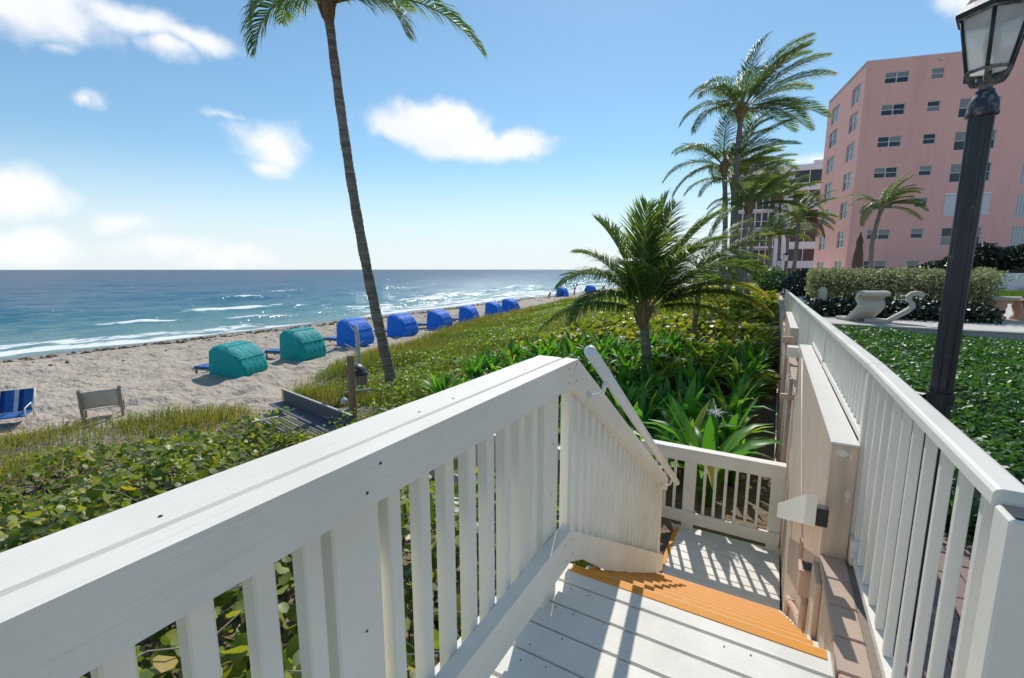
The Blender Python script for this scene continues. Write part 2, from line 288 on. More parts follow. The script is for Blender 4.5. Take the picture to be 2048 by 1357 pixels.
# ------------------------------------------------------------------ mesh helpers
def props(o, label=None, cat=None, group=None, kind=None):
    if label: o['label'] = label
    if cat: o['category'] = cat
    if group: o['group'] = group
    if kind: o['kind'] = kind
    return o
def thing(name, label, cat, loc=(0, 0, 0), rz=0.0, group=None):
    o = bpy.data.objects.new(name, None); COL.objects.link(o); o.location = loc; o.rotation_euler = (0, 0, rz)
    o.empty_display_size = .1
    return props(o, label, cat, group)
class MB:
    def __init__(s): s.v = []; s.f = []; s.m = []
    def add(s, vs, fs, mi=0):
        k = len(s.v); s.v.extend([tuple(q) for q in vs]); s.f.extend([tuple(i + k for i in q) for q in fs]); s.m.extend([mi] * len(fs)); return s
    def box(s, x0, x1, y0, y1, z0, z1, b=0.0, mi=0, M=None):
        if b <= 0:
            vs = [(x, y, z) for z in (z0, z1) for y in (y0, y1) for x in (x0, x1)]
            fs = [(0, 2, 3, 1), (4, 5, 7, 6), (0, 1, 5, 4), (2, 6, 7, 3), (0, 4, 6, 2), (1, 3, 7, 5)]
        else:
            b = min(b, .45 * (x1 - x0), .45 * (y1 - y0), .45 * (z1 - z0))
            C = ((x0 + x1) / 2, (y0 + y1) / 2, (z0 + z1) / 2); Hh = ((x1 - x0) / 2, (y1 - y0) / 2, (z1 - z0) / 2)
            vs = []; idx = {}
            for sx in (-1, 1):
                for sy in (-1, 1):
                    for sz in (-1, 1):
                        sg = (sx, sy, sz)
                        for a in range(3):
                            p = [C[i] + sg[i] * (Hh[i] if i == a else Hh[i] - b) for i in range(3)]
                            idx[(sx, sy, sz, a)] = len(vs); vs.append(p)
            fs = []
            def quad(q, nrm):
                P = [Vector(vs[i]) for i in q]; n = (P[1] - P[0]).cross(P[2] - P[0])
                fs.append(tuple(q) if n.dot(Vector(nrm)) > 0 else tuple(reversed(q)))
            for a in range(3):
                o1, o2 = [i for i in range(3) if i != a]
                for sa in (-1, 1):
                    q = []
                    for (p1, p2) in ((-1, -1), (1, -1), (1, 1), (-1, 1)):
                        sg = [0, 0, 0]; sg[a] = sa; sg[o1] = p1; sg[o2] = p2; q.append(idx[(*sg, a)])
                    n = [0, 0, 0]; n[a] = sa; quad(q, n)
                for p1 in (-1, 1):
                    for p2 in (-1, 1):
                        sg = [0, 0, 0]; sg[o1] = p1; sg[o2] = p2; q = []
                        for sa, oo in ((-1, o1), (1, o1), (1, o2), (-1, o2)):
                            g = list(sg); g[a] = sa; q.append(idx[(*g, oo)])
                        quad(q, sg)
            for sx in (-1, 1):
                for sy in (-1, 1):
                    for sz in (-1, 1): quad([idx[(sx, sy, sz, a)] for a in range(3)], (sx, sy, sz))
        if M is not None: vs = [M @ Vector(q) for q in vs]
        return s.add(vs, fs, mi)
    def prism(s, poly, axis, a0, a1, mi=0):
        # poly in the two other axes (order kept), extruded along axis
        n = len(poly); o = [i for i in range(3) if i != axis]; vs = []
        for a in (a0, a1):
            for p in poly:
                q = [0, 0, 0]; q[axis] = a; q[o[0]] = p[0]; q[o[1]] = p[1]; vs.append(q)
        fs = [tuple(range(n)), tuple(range(2 * n - 1, n - 1, -1))] + [(i, i + n, (i + 1) % n + n, (i + 1) % n) for i in range(n)]
        return s.add(vs, fs, mi)
    def tube(s, pts, rad, n=8, mi=0, cap=True):
        pts = [Vector(p) for p in pts]; m = len(pts)
        if not hasattr(rad, '__len__'): rad = [rad] * m
        vs = []; up = None
        for i, p in enumerate(pts):
            d = (pts[min(i + 1, m - 1)] - pts[max(i - 1, 0)]).normalized()
            if up is None: up = Vector((0, 0, 1)) if abs(d.z) < .9 else Vector((1, 0, 0))
            e1 = (up - d * up.dot(d)).normalized(); e2 = d.cross(e1); up = e1
            for k in range(n):
                a = 2 * math.pi * k / n; vs.append(p + (e1 * math.cos(a) + e2 * math.sin(a)) * rad[i])
        fs = [(i * n + k, i * n + (k + 1) % n, (i + 1) * n + (k + 1) % n, (i + 1) * n + k) for i in range(m - 1) for k in range(n)]
        if cap: fs += [tuple(range(n - 1, -1, -1)), tuple(range((m - 1) * n, m * n))]
        return s.add(vs, fs, mi)
    def lathe(s, prof, n=16, c=(0, 0, 0), mi=0, cap=True, rot=0.0):
        vs = [(c[0] + r * math.cos(rot + 2 * math.pi * k / n), c[1] + r * math.sin(rot + 2 * math.pi * k / n), c[2] + z) for r, z in prof for k in range(n)]
        m = len(prof)
        fs = [(i * n + k, i * n + (k + 1) % n, (i + 1) * n + (k + 1) % n, (i + 1) * n + k) for i in range(m - 1) for k in range(n)]
        if cap: fs += [tuple(range(n - 1, -1, -1)), tuple(range((m - 1) * n, m * n))]
        return s.add(vs, fs, mi)
    def mesh(s, name, mats, smooth=False):
        me = bpy.data.meshes.new(name); me.from_pydata(s.v, [], s.f)
        for k in (mats if isinstance(mats, (list, tuple)) else [mats]): me.materials.append(MATS[k])
        me.polygons.foreach_set('material_index', s.m)
        if smooth: me.polygons.foreach_set('use_smooth', [True] * len(s.f))
        me.update(); return me
    def build(s, name, mats, parent=None, smooth=False):
        return obj(name, s.mesh(name, mats, smooth), parent)
def obj(name, me, parent=None, loc=None, rot=None, scale=None):
    o = bpy.data.objects.new(name, me); COL.objects.link(o)
    if parent is not None: o.parent = parent
    if loc is not None: o.location = loc
    if rot is not None: o.rotation_euler = rot
    if scale is not None: o.scale = scale
    return o
def bx(name, mat, parent, x0, x1, y0, y1, z0, z1, b=.004):
    return MB().box(x0, x1, y0, y1, z0, z1, b).build(name, mat, parent)
def np_mesh(name, V, faces, mats, tint=None, matidx=None, smooth=False, attrs=None):
    """V (n,3); faces: list of int arrays (m,k)"""
    me = bpy.data.meshes.new(name); V = np.asarray(V, np.float32)
    me.vertices.add(len(V)); me.vertices.foreach_set('co', V.ravel())
    nl = sum(f.size for f in faces); npoly = sum(len(f) for f in faces)
    me.loops.add(nl); me.polygons.add(npoly)
    me.loops.foreach_set('vertex_index', np.concatenate([f.ravel() for f in faces]).astype(np.int32))
    tot = np.concatenate([np.full(len(f), f.shape[1]) for f in faces]); st = np.concatenate([[0], np.cumsum(tot)[:-1]])
    me.polygons.foreach_set('loop_start', st.astype(np.int32))
    for k in (mats if isinstance(mats, (list, tuple)) else [mats]): me.materials.append(MATS[k])
    if matidx is not None: me.polygons.foreach_set('material_index', np.asarray(matidx, np.int32))
    if smooth: me.polygons.foreach_set('use_smooth', np.ones(npoly, bool))
    at = dict(attrs or {})
    if tint is not None: at['tint'] = tint
    for k, a in at.items():
        q = me.attributes.new(k, 'FLOAT', 'POINT'); q.data.foreach_set('value', np.asarray(a, np.float32))
    me.update(calc_edges=True); me.validate(); return me
def vnoise(x, y, seed=0):
    """cheap smooth 2-D noise, vectorised"""
    xi = np.floor(x).astype(np.int64); yi = np.floor(y).astype(np.int64); xf = x - xi; yf = y - yi
    def h(a, b):
        n = (a * 374761393 + b * 668265263 + seed * 982451653) & 0x7fffffff
        n = ((n ^ (n >> 13)) * 1274126177) & 0x7fffffff
        return ((n ^ (n >> 16)) & 0xffff) / 65535.0
    u = xf * xf * (3 - 2 * xf); w = yf * yf * (3 - 2 * yf)
    return (h(xi, yi) * (1 - u) + h(xi + 1, yi) * u) * (1 - w) + (h(xi, yi + 1) * (1 - u) + h(xi + 1, yi + 1) * u) * w
# templates for leaves: verts (x across, y along, z up), quads/tris
def leaf_template(kind):
    if kind == 'round':      # sea grape: a near-circular leaf, folded on its midrib
        xs = [(0, 0, 0), (.36, .06, .05), (.52, .40, .09), (.42, .78, .06), (0, .98, -.05), (-.42, .78, .06), (-.52, .40, .09), (-.36, .06, .05), (0, .5, -.01)]
        return np.array(xs, float), np.array([(0, 1, 2, 8), (2, 3, 4, 8), (4, 5, 6, 8), (6, 7, 0, 8)])
    if kind == 'oval':
        xs = [(0, 0, 0), (.26, .28, .05), (.24, .66, .04), (0, 1, -.06), (-.24, .66, .04), (-.26, .28, .05), (0, .5, -.02)]
        return np.array(xs, float), np.array([(0, 1, 2, 6), (2, 3, 4, 6), (4, 5, 0, 6)])
    if kind == 'small':
        return np.array([(0, 0, 0), (.22, .5, .05), (0, 1, 0), (-.22, .5, .05)], float), np.array([(0, 1, 2, 3)])
def frames(nrm, rng, spin=None):
    n = nrm / np.linalg.norm(nrm, axis=1, keepdims=True)
    a = rng.normal(size=n.shape) if spin is None else spin
    y = a - n * (a * n).sum(1, keepdims=True); y /= np.linalg.norm(y, axis=1, keepdims=True)
    x = np.cross(y, n); return x, y, n
def leaf_mass(name, P, Nn, size, kind, mat, rng, tint=None, parent=None, spin=None, kindprop='stuff'):
    T, F = leaf_template(kind); n = len(P); k = len(T)
    x, y, z = frames(Nn, rng, spin); size = np.broadcast_to(size, (n,))
    V = P[:, None, :] + (T[None, :, 0:1] * x[:, None] + T[None, :, 1:2] * y[:, None] + T[None, :, 2:3] * z[:, None]) * size[:, None, None]
    FF = (F[None] + (np.arange(n) * k)[:, None, None]).reshape(-1, F.shape[1])
    tint = rng.random(n) if tint is None else tint
    me = np_mesh(name, V.reshape(-1, 3), [FF], mat, np.repeat(tint, k))
    o = obj(name, me, parent)
    if kindprop: o['kind'] = kindprop
    return o

# ------------------------------------------------------------------ terrain: beach and dune, one sheet
EY = [-60, 3, 6, 8, 10, 14, 28, 57, 120, 400, 3000]
EX = [-17, -16, -14.6, -13, -14.2, -17, -21.0, -26, -31, -33, -34]
UY = [-60, 0, 6, 10, 27, 50, 400, 3000]; UZ = [-2.2, -2.2, -2.02, -1.62, -.55, -.35, -.2, 0]
def sand_z(x): return np.interp(x, [-140, -60, -45, -39, -34, -20, -13], [-9, -5.2, -4.1, -3.74, -3.36, -2.82, -2.62])
def ground_z(x, y):
    x = np.asarray(x, float); y = np.asarray(y, float)
    xe = np.interp(y, EY, EX) + (vnoise(y * .35, y * 0 + 3.3, 5) - .5) * 1.6
    up = np.interp(y, UY, UZ)
    t = np.clip((x - xe) / (-3.5 - xe), 0, 1); t = t * t * (3 - 2 * t)
    zs = sand_z(np.minimum(x, xe)); z = zs * (1 - t) + up * t
    dune = np.clip((x - xe) / 2.5, 0, 1)
    z = z + dune * ((vnoise(x * .35, y * .35, 1) - .5) * .35 + (vnoise(x * .9, y * .9, 2) - .5) * .14)
    foot = np.clip((xe - x + 1.5) / 2, 0, 1) * np.clip((x + 35) / 3, 0, 1)
    z = z + foot * ((vnoise(x * 1.1, y * 1.1, 7) - .5) * .16 + (vnoise(x * 2.6, y * 2.6, 8) - .5) * .24)
    return z
def gz(x, y): return float(ground_z(np.array([x]), np.array([y]))[0])
def build_terrain():
    xs = np.concatenate([[-140, -100, -70, -55, -46], np.arange(-43, -11, .22), np.arange(-11, .31, .4), [.31]])
    ys = np.concatenate([[-60, -40, -25, -15, -8], np.arange(-4, 40, .22), np.arange(40, 90, .8), np.geomspace(90, 3000, 40)])
    X, Y = np.meshgrid(xs, ys); x = X.ravel(); y = Y.ravel(); z = ground_z(x, y)
    xe = np.interp(y, EY, EX) + (vnoise(y * .35, y * 0 + 3.3, 5) - .5) * 1.6
    nx, ny = len(xs), len(ys); i = np.arange(ny - 1)[:, None] * nx + np.arange(nx - 1)[None]; i = i.ravel()
    F = np.stack([i, i + 1, i + nx + 1, i + nx], 1)
    wob = (vnoise(y * .12, y * 0, 9) - .5) * 2.2
    wet = np.clip((-34.8 + wob - x) / 1.6, 0, 1)
    wrack = np.exp(-((x + 34.2 - wob) / .75) ** 2) + .8 * np.exp(-((x + 36.4 - wob) / .5) ** 2)
    soil = np.clip((x - xe - .6) / 3.0, 0, 1) * np.clip(.35 + vnoise(x * .8, y * .8, 4), 0, 1)
    soil = np.maximum(soil, np.clip((x + 7) / 2, 0, 1))
    me = np_mesh('beach', np.stack([x, y, z], 1), [F], 'sand', smooth=True, attrs={'wet': wet, 'soil': soil, 'wrack': wrack})
    return props(obj('beach', me), 'pale footprinted sand beach rising to the planted dune', None, kind='structure')
build_terrain()

def build_sea():
    rr = np.geomspace(34, 9000, 470); th = np.linspace(R(-8), R(185), 560)
    Rr, T = np.meshgrid(rr, th, indexing='ij'); x = (-np.sin(T) * Rr).ravel(); y = (np.cos(T) * Rr).ravel(); r = Rr.ravel()
    cell = r * .0121; rng = np.random.default_rng(4)
    z = np.zeros_like(x); off = -39 - x
    for lam, amp, n in ((16, .10, 3), (9, .075, 4), (5, .05, 5), (3.2, .032, 5)):
        for k in range(n):
            a = rng.normal(0, .55) + .25; l = lam * rng.uniform(.8, 1.25); ph = rng.uniform(0, 6.28)
            w = np.clip(1.5 - 3.2 * cell / l, 0, 1)
            q = 2 * math.pi / l * (x * math.cos(a) + y * math.sin(a)) + ph
            z += w * amp * (1 - np.abs(np.sin(q / 2))) * 1.6 - w * amp * .4
    shallow = np.clip((off + 1) / 14, .06, 1)
    z = z * shallow
    foam = np.zeros_like(x)
    # swash edge
    wob = (vnoise(y * .10, y * 0 + 2, 21) - .5) * 4.5 + (vnoise(y * .4, y * 0 + 5, 22) - .5) * 1.4
    d = off + wob
    foam += 1.05 * np.exp(-((d - .6) / 1.1) ** 2) + .62 * np.exp(-((d - 4.2) / 2.2) ** 2) * (vnoise(y * .07, y * 0, 23) > .35)
    # small breakers further out, each with a lifted crest
    for (bx_, by, ln, wd, hh, fo) in ((-52, 20, 3.4, .9, .32, 1.25), (-60, 33, 6.5, 1.9, .22, .95), (-72, 21, 4, .8, .35, .55), (-78, 45, 4, .9, .3, .8), (-50, 58, 8, 1.3, .35, 1.0), (-47, 44, 5, 1.0, .28, .9), (-54, 75, 12, 1.4, .4, 1.0), (-47, 88, 12, 1.2, .3, 1.0), (-60, 110, 18, 1.6, .4, 1.0), (-92, 62, 6, 1.1, .3, .75), (-49, 140, 25, 1.6, .35, 1.0), (-66, 190, 40, 2.2, .4, .9), (-48, 230, 60, 2, .35, 1.0), (-46, 28, 5, .9, .22, .7), (-66, 8, 5, 1, .3, .5)):
        g = np.exp(-((y - by) / ln) ** 2) * np.exp(-((x - bx_ - .5 * np.sin((y - by) * .5)) / wd) ** 2)
        z += hh * g; foam += fo * g
    z += -3.70 - r * r / (2 * 6.4e6)
    n1, n2 = len(rr), len(th); i = (np.arange(n1 - 1)[:, None] * n2 + np.arange(n2 - 1)[None]).ravel()
    F = np.stack([i, i + 1, i + n2 + 1, i + n2], 1)
    keep = (x[F] < -33).all(1); F = F[keep]
    used = np.unique(F); mp = np.full(len(x), -1); mp[used] = np.arange(len(used)); F = mp[F]
    me = np_mesh('sea', np.stack([x, y, z], 1)[used], [F], 'sea_water', smooth=True, attrs={'foam': foam[used]})
    return props(obj('sea', me), 'blue green sea with white caps and sun glitter', None, kind='structure')
build_sea()

# ------------------------------------------------------------------ upper garden ground
def slab(name, mat, x0, x1, y0, y1, z0, z1, label, b=0):
    o = MB().box(x0, x1, y0, y1, z0, z1, b).build(name, mat); return props(o, label, None, kind='structure')
slab('garden_soil', 'soil_dark', .49, 60, -30, 10.5, -2.6, -.03, 'dark planting soil of the garden bed')
slab('upper_terrace', 'walk_pale', .50, 90, 10.72, 400, -2.6, .40, 'pale paved upper terrace behind the garden bed')
pb = props(obj('paver_terrace', MB().box(.475, 1.9, -3, 3.2, -.4, -.02).mesh('paver_bed', 'mortar')), 'brown brick paver terrace behind the white fence', None, kind='structure')
brick_me = MB().box(-.049, .049, -.0985, .0985, -.03, .0, .005).mesh('brick', 'paver_brick')
rr_ = random.Random(3)
for i in range(12):
    for j in range(11):
        x = .53 + i * .102; y = .95 + j * .202 + (.101 if i % 2 else 0)
        obj('brick', brick_me, pb, (x, y, .006 + rr_.uniform(-.003, .003)), (rr_.uniform(-.01, .01), rr_.uniform(-.01, .01), rr_.uniform(-.008, .008)))
slab('lawn', 'soil_dark', 5.6, 30, 19.5, 30.5, .0, .405, 'bright green mown lawn behind the terracotta urns')
slab('path', 'walk_pale', -9, .30, 38.5, 49, -2.0, .02, 'pale concrete path crossing beyond the leaning palms')
slab('grass_verge', 'soil_dark', -1.6, .28, 33.5, 37.8, -2.0, -.05, 'small green lawn patch beside the far fence end')

# ------------------------------------------------------------------ deck
deck = thing('wooden_deck', 'white painted timber deck with an orange edge stripe, in the foreground', 'deck', (0, 1.9, -.03))
DL = (0, -1.9, .03)     # parts are built in world coordinates
def at0(o, parent):
    """keep a part built in world coordinates where it is under a placed parent"""
    o.parent = parent; o.matrix_parent_inverse = Matrix.Translation(parent.location).inverted() if parent.rotation_euler[2] == 0 else (Matrix.Translation(parent.location) @ Matrix.Rotation(parent.rotation_euler[2], 4, 'Z')).inverted(); return o
def W_(mb, name, mats, parent, smooth=False):
    return at0(mb.build(name, mats, None, smooth), parent)
def wbox(name, mat, parent, x0, x1, y0, y1, z0, z1, b=.004):
    return at0(MB().box(x0, x1, y0, y1, z0, z1, b).build(name, mat), parent)
nail_me = MB().lathe([(.0035, 0), (.003, .0012)], 8).mesh('nail', 'nail')
def nail(parent, p, rot=(0, 0, 0)):
    o = obj('nail', nail_me, None, p, rot); return at0(o, parent)
rn = random.Random(11)
yb = 1.95
for k in range(17):
    w = .138; x1 = .300 + rn.uniform(-.004, .003)
    wbox('board', 'deck_white', deck, -.98, x1, yb - w, yb, -.034, rn.uniform(-.0012, .0008), .005)
    for xx in (-.71, -.62, -.06, .02, .255):
        if rn.random() < .9: nail(deck, (xx + rn.uniform(-.012, .012), yb - w * rn.choice((.25, .75)) + rn.uniform(-.012, .012), .0006))
    yb -= w + .0075
wbox('edge_stripe', 'nosing_orange', deck, -.755, .283, 1.890, 1.940, -.002, .0032, .0012)
wbox('joist', 'white_grain_y', deck, -.95, -.91, -.5, 1.93, -.2, -.036)
wbox('joist', 'white_grain_y', deck, .24, .28, -.5, 1.93, -.2, -.036)
wbox('rim_board', 'white_grain_x', deck, -.95, .29, 1.895, 1.932, -.165, -.036)

# ------------------------------------------------------------------ stair flight
RISE, RUN, NST = .166, .255, 10
stair = thing('stair_flight', 'white timber stair flight with orange striped treads descending to the landing', 'stairs', (-.2, 2.3, -1.8))
for k in range(1, NST + 1):
    y = 1.95 + RUN * k; z = -RISE * k
    tr = wbox('tread', 'deck_white', stair, -.775, .292 + rn.uniform(-.003, .003), y - .285, y, z - .036, z, .005)
    wbox('edge_stripe', 'nosing_orange', stair, -.755, .274 + rn.uniform(-.006, .004), y - .060, y - .0095, z - .002, z + .003, .0012)
    wbox('riser', 'white_grain_x', stair, -.76, .285, y - .030, y - .012, z - RISE + .001, z - .037, .002)
for x0 in (-.80, .268):
    mb = MB(); y0, y1 = 1.94, 4.76
    mb.prism([(y0, -.20), (y1, -.20 - (y1 - y0) * RISE / RUN), (y1, -.44 - (y1 - y0) * RISE / RUN), (y0, -.46)], 0, x0 if x0 < 0 else x0 + .002, x0 + .022)
    W_(mb, 'stringer', 'white_grain_y', stair)

# ------------------------------------------------------------------ landing, lower platform
LZ = -1.826
land = thing('stair_landing', 'white timber landing at the foot of the stairs, crossed by baluster shadows', 'landing', (-.25, 5.2, LZ - .04))
y = 5.83
while y > 4.5:
    wbox('board', 'deck_white', land, -.868, .296, y - .138, y, LZ - .036, LZ + rn.uniform(-.001, .001), .005); y -= .1455
wbox('edge_stripe', 'nosing_orange', land, -.866, -.815, 4.52, 5.74, LZ - .002, LZ + .005, .0012)
wbox('rim_board', 'white_grain_x', land, -.86, .29, 5.80, 5.835, LZ - .2, LZ - .037)
wbox('rim_board', 'white_grain_y', land, -.862, -.83, 4.5, 5.79, LZ - .2, LZ - .037)
for px_, py in ((-.8, 5.7), (.2, 5.7), (-.8, 4.7)):
    wbox('support_post', 'white_grain_z', land, px_ - .045, px_ + .045, py - .045, py + .045, -2.5, LZ - .2)
plat = thing('lower_platform', 'white lower timber platform two steps below the landing, towards the beach', 'platform', (-2.8, 5.3, LZ - .4))
PZ = LZ - .36
wbox('tread', 'white_grain_y', plat, -1.17, -.875, 4.55, 5.78, LZ - .2, LZ - .166, .005)
x = -1.16
while x > -5.0:
    wbox('board', 'white_grain_y', plat, x - .138, x, 4.55, 5.83, PZ - .036, PZ, .005); x -= .1455
for px_ in (-1.4, -3.2, -4.9):
    wbox('support_post', 'white_grain_z', plat, px_ - .045, px_ + .045, 5.66, 5.75, -2.9, PZ - .037)

# ------------------------------------------------------------------ deck guardrail (left foreground)
rail = thing('deck_guardrail', 'broad white timber guardrail running along the left side of the deck', 'railing', (-.78, .6, 0))
W_(MB().box(-.888, -.768, -.8, 1.80, 1.032, 1.070, .006), 'cap_board', 'white_grain_y', rail)
W_(MB().prism([(-.7575, -.8), (-.700, -.8), (-.700, 1.758), (-.7575, 1.806)], 2, .957, 1.0705), 'top_rail', 'white_grain_y', rail)
W_(MB().box(-.767, -.7585, -.8, 1.80, 1.02, 1.061, .0), 'cap_filler', 'white_grain_y', rail)
W_(MB().prism([(-.7555, -.8), (-.700, -.8), (-.700, 1.752), (-.7555, 1.80)], 2, .146, .300), 'bottom_rail', 'white_grain_y', rail)
bal_me = MB().box(-.021, .021, -.021, .021, -.43, .43, .004).mesh('baluster', 'white_grain_z')
BY = [-.62, -.51, -.40, -.29, -.18, -.01, .10, .215, .322, .428, .527, .755, .865, .972, 1.083, 1.190, 1.302, 1.405, 1.512]
for yy in BY: at0(obj('baluster', bal_me, None, (-.778, yy, .60), (0, 0, rn.uniform(-.02, .02))), rail)
for y0, y1 in ((-.16, -.04), (.575, .706), (1.60, 1.735)):
    wbox('post', 'white_grain_z', rail, -.845, -.7585, y0, y1, -.20, 1.030, .005)
for yy, zz in ((1.70, .985), (1.70, 1.045), (.62, .99), (.66, 1.04), (1.71, .18), (1.70, .26), (.62, .2), (.1, 1.0)):
    nail(rail, (-.6995, yy, zz), (0, R(90), 0))
for yy in (.3, .9, 1.05, 1.5): nail(rail, (-.80, yy, 1.0702))
for yy, zz in ((.65, .62), (1.68, .72), (1.66, .5)): nail(rail, (-.758, yy, zz), (0, R(90), 0))

# ------------------------------------------------------------------ stair railing
srail = thing('stair_railing', 'white sloping stair railing with close balusters and a round handrail', 'railing', (-.75, 2.9, -1.2))
SL = .652
def top_z(y): return 1.069 - SL * (y - 1.80)
def slope_board(name, x0, x1, y0, y1, off_top, h, mat='white_grain_y', parent=srail, cut=0.0):
    return W_(MB().prism([(y0, top_z(y0) + off_top - h), (y1 - cut, top_z(y1) + off_top - h + cut * SL), (y1, top_z(y1) + off_top), (y0, top_z(y0) + off_top)], 0, x0, x1), name, mat, parent)
W_(MB().prism([(1.760, .962), (4.10, top_z(4.10) - .120), (4.12, top_z(4.12)), (1.80, 1.069), (1.762, 1.069)], 0, -.745, -.7005), 'top_rail', 'white_grain_y', srail)
slope_board('top_cap', -.83, -.747, 1.81, 4.12, -.004, .035)
skz = lambda y: .302 - .640 * (y - 1.754)
W_(MB().prism([(1.756, .146), (1.95, .045)] + [(yy, skz(yy) - .175 - .02 * math.sin((yy - 1.95) / 2.1 * math.pi)) for yy in (2.3, 2.8, 3.3, 3.8)] + [(4.07, skz(4.07) - .155), (4.10, skz(4.10) - .05), (4.07, skz(4.07)), (1.756, .300)], 0, -.745, -.7005), 'skirt_board', 'white_grain_y', srail)
yy = 1.84
while yy < 4.02:
    b0 = skz(yy) - .12; b1 = top_z(yy) - .045
    W_(MB().prism([(yy - .021, b0), (yy + .021, b0), (yy + .021, b1 - .021 * SL), (yy - .021, b1 + .021 * SL)], 0, -.785, -.7455), 'baluster', 'white_smooth', srail)
    yy += .103
wbox('end_post', 'white_grain_z', srail, -.80, -.7455, 4.035, 4.13, -1.9, top_z(4.13) - .05)
hr = W_(MB().tube([(-.615, 1.70, 1.128), (-.615, 1.705, 1.127), (-.615, 4.045, -.435), (-.615, 4.05, -.438)], [.016, .025, .025, .016], 16), 'handrail', 'cream_metal', srail, True)
for yy in (1.93, 3.80):
    zc = 1.128 - .667 * (yy - 1.70)
    br = MB().tube([(-.700, yy, zc - .10), (-.66, yy, zc - .095), (-.63, yy, zc - .075), (-.617, yy, zc - .02)], [.010, .0095, .009, .012], 8)
    br.lathe([(.026, -.003), (.026, .003)], 12, (0, 0, 0))
    V0 = Matrix.Translation((-.698, yy, zc - .10)) @ Matrix.Rotation(R(90), 4, 'Y')
    br.v[-24:] = [tuple(V0 @ Vector(q)) for q in br.v[-24:]]
    o = br.build('bracket', 'cream_metal', None, True); o.parent = hr
    o.matrix_parent_inverse = Matrix.Identity(4)
for yy, dz in ((1.785, -.02), (1.785, -.09)): nail(srail, (-.7, yy, 1.069 + dz), (0, R(90), 0))
for yy, zz in ((1.79, .24), (1.79, .17)): nail(srail, (-.7, yy, zz), (0, R(90), 0))

# ------------------------------------------------------------------ landing railings
def level_rail(name, label, x0, x1, yf, zt, zd, posts, step=.1175, skip=.05):
    t_ = thing(name, label, 'railing', ((x0 + x1) / 2, yf + .04, zd))
    wbox('cap_board', 'white_grain_x', t_, x0 - .01, x1, yf - .006, yf + .125, zt - .036, zt, .006)
    wbox('top_rail', 'white_grain_x', t_, x0, x1 - .003, yf, yf + .036, zt - .165, zt - .0365)
    wbox('bottom_rail', 'white_grain_x', t_, x0, x1 - .003, yf, yf + .036, zd + .085, zd + .235)
    for p0, p1 in posts: wbox('post', 'white_grain_z', t_, p0, p1, yf + .0365, yf + .115, zd - .15, zt - .037)
    x = x1 - .255
    me = MB().box(-.0165, .0165, -.0165, .0165, (zd + .15) - (zt + zd) / 2, zt - .06 - (zt + zd) / 2, .003).mesh('baluster', 'white_grain_z')
    while x > x0 + .03:
        if not any(p0 - skip < x < p1 + .01 for p0, p1 in posts): at0(obj('baluster', me, None, (x, yf + .0535, (zt + zd) / 2)), t_)
        x -= step
    return t_
level_rail('landing_railing', 'low white railing across the far side of the landing, beside the tan wall', -1.33, .288, 5.75, -.76, LZ, [(.155, .284), (-.80, -.66)])
level_rail('platform_railing', 'white railing of the lower platform, glimpsed between the deck balusters', -5.0, -1.36, 5.75, -1.115, PZ, [(-1.52, -1.38), (-3.25, -3.10), (-4.98, -4.84)])

# ------------------------------------------------------------------ tan retaining wall with its coping
wall = thing('retaining_wall', 'tan stucco retaining wall with raised cream capped parapets beside the stairs', 'wall', (.38, 6, -2.3))
wbox('wall_face', 'stucco_tan', wall, .314, .470, -3, 30, -2.6, -.045, .0)
par = wbox('parapet', 'stucco_tan', wall, .3125, .4245, 2.655, 6.05, -.044, .592, .004)
wbox('parapet_cap', 'cap_cream', wall, .309, .4255, 2.651, 6.055, .5925, .604, .003)
wbox('parapet', 'stucco_tan', wall, .3125, .4245, 9.0, 12.4, -.044, .45, .004)
wbox('parapet_cap', 'cap_cream', wall, .309, .4255, 8.996, 12.405, .4505, .462, .003)
wbox('buttress', 'stucco_tan', wall, .286, .3135, 2.46, 2.66, -2.2, -.05, .004)
cop_me = MB().box(-.055, .055, -.0965, .0965, -.042, 0, .006).mesh('coping_paver', 'paver_tan')
wbox('mortar_bed', 'mortar', wall, .318, .468, -1.0, 2.66, -.044, -.012, 0)
yy = 2.555
while yy > -.2:
    at0(obj('coping_paver', cop_me, None, (.366, yy, .0), (0, rn.uniform(-.008, .008), rn.uniform(-.012, .012))), wall); yy -= .2
yy = 6.25
while yy < 8.95:
    at0(obj('coping_paver', cop_me, None, (.366, yy, .0), (0, 0, rn.uniform(-.012, .012))), wall); yy += .2

# things on the wall
hb = thing('wall_handrail_board', 'white board handrail fixed along the tan wall over the stairs', 'handrail', (.24, 3.6, -.3))
W_(MB().prism([(2.36, .285), (5.02, -1.02), (5.02, -.87), (2.36, .435)], 0, .205, .248), 'board', 'white_grain_y', hb)
for yy, zz in ((2.52, .27), (4.7, -.8)): wbox('bracket', 'black_paint', hb, .2485, .3115, yy - .03, yy + .03, zz - .045, zz + .045, .004)
dp = thing('downspout', 'tan drain box and bent drain pipe low on the tan wall', 'drain pipe', (.29, 2.8, -.4))
mb = MB(); mb.box(.24, .313, 2.70, 2.80, -.30, -.16, .004); W_(mb, 'drain_box', 'pipe_tan', dp)
wbox('box_rim', 'pipe_tan', dp, .235, .3135, 2.694, 2.806, -.16, -.145, .003)
wbox('box_mouth_shade', 'nail', dp, .252, .30, 2.712, 2.788, -.1455, -.1435, 0)  # dark plate on the closed box, standing in for shade in its opening
W_(MB().tube([(.28, 2.75, -.30), (.28, 2.75, -.52), (.283, 2.79, -.58), (.288, 2.95, -.63), (.29, 3.3, -.80), (.29, 3.75, -1.05), (.29, 3.92, -1.13), (.30, 4.02, -1.20), (.30, 4.06, -1.34), (.30, 4.06, -1.75)], .022, 10), 'pipe', 'pipe_tan', dp, True)
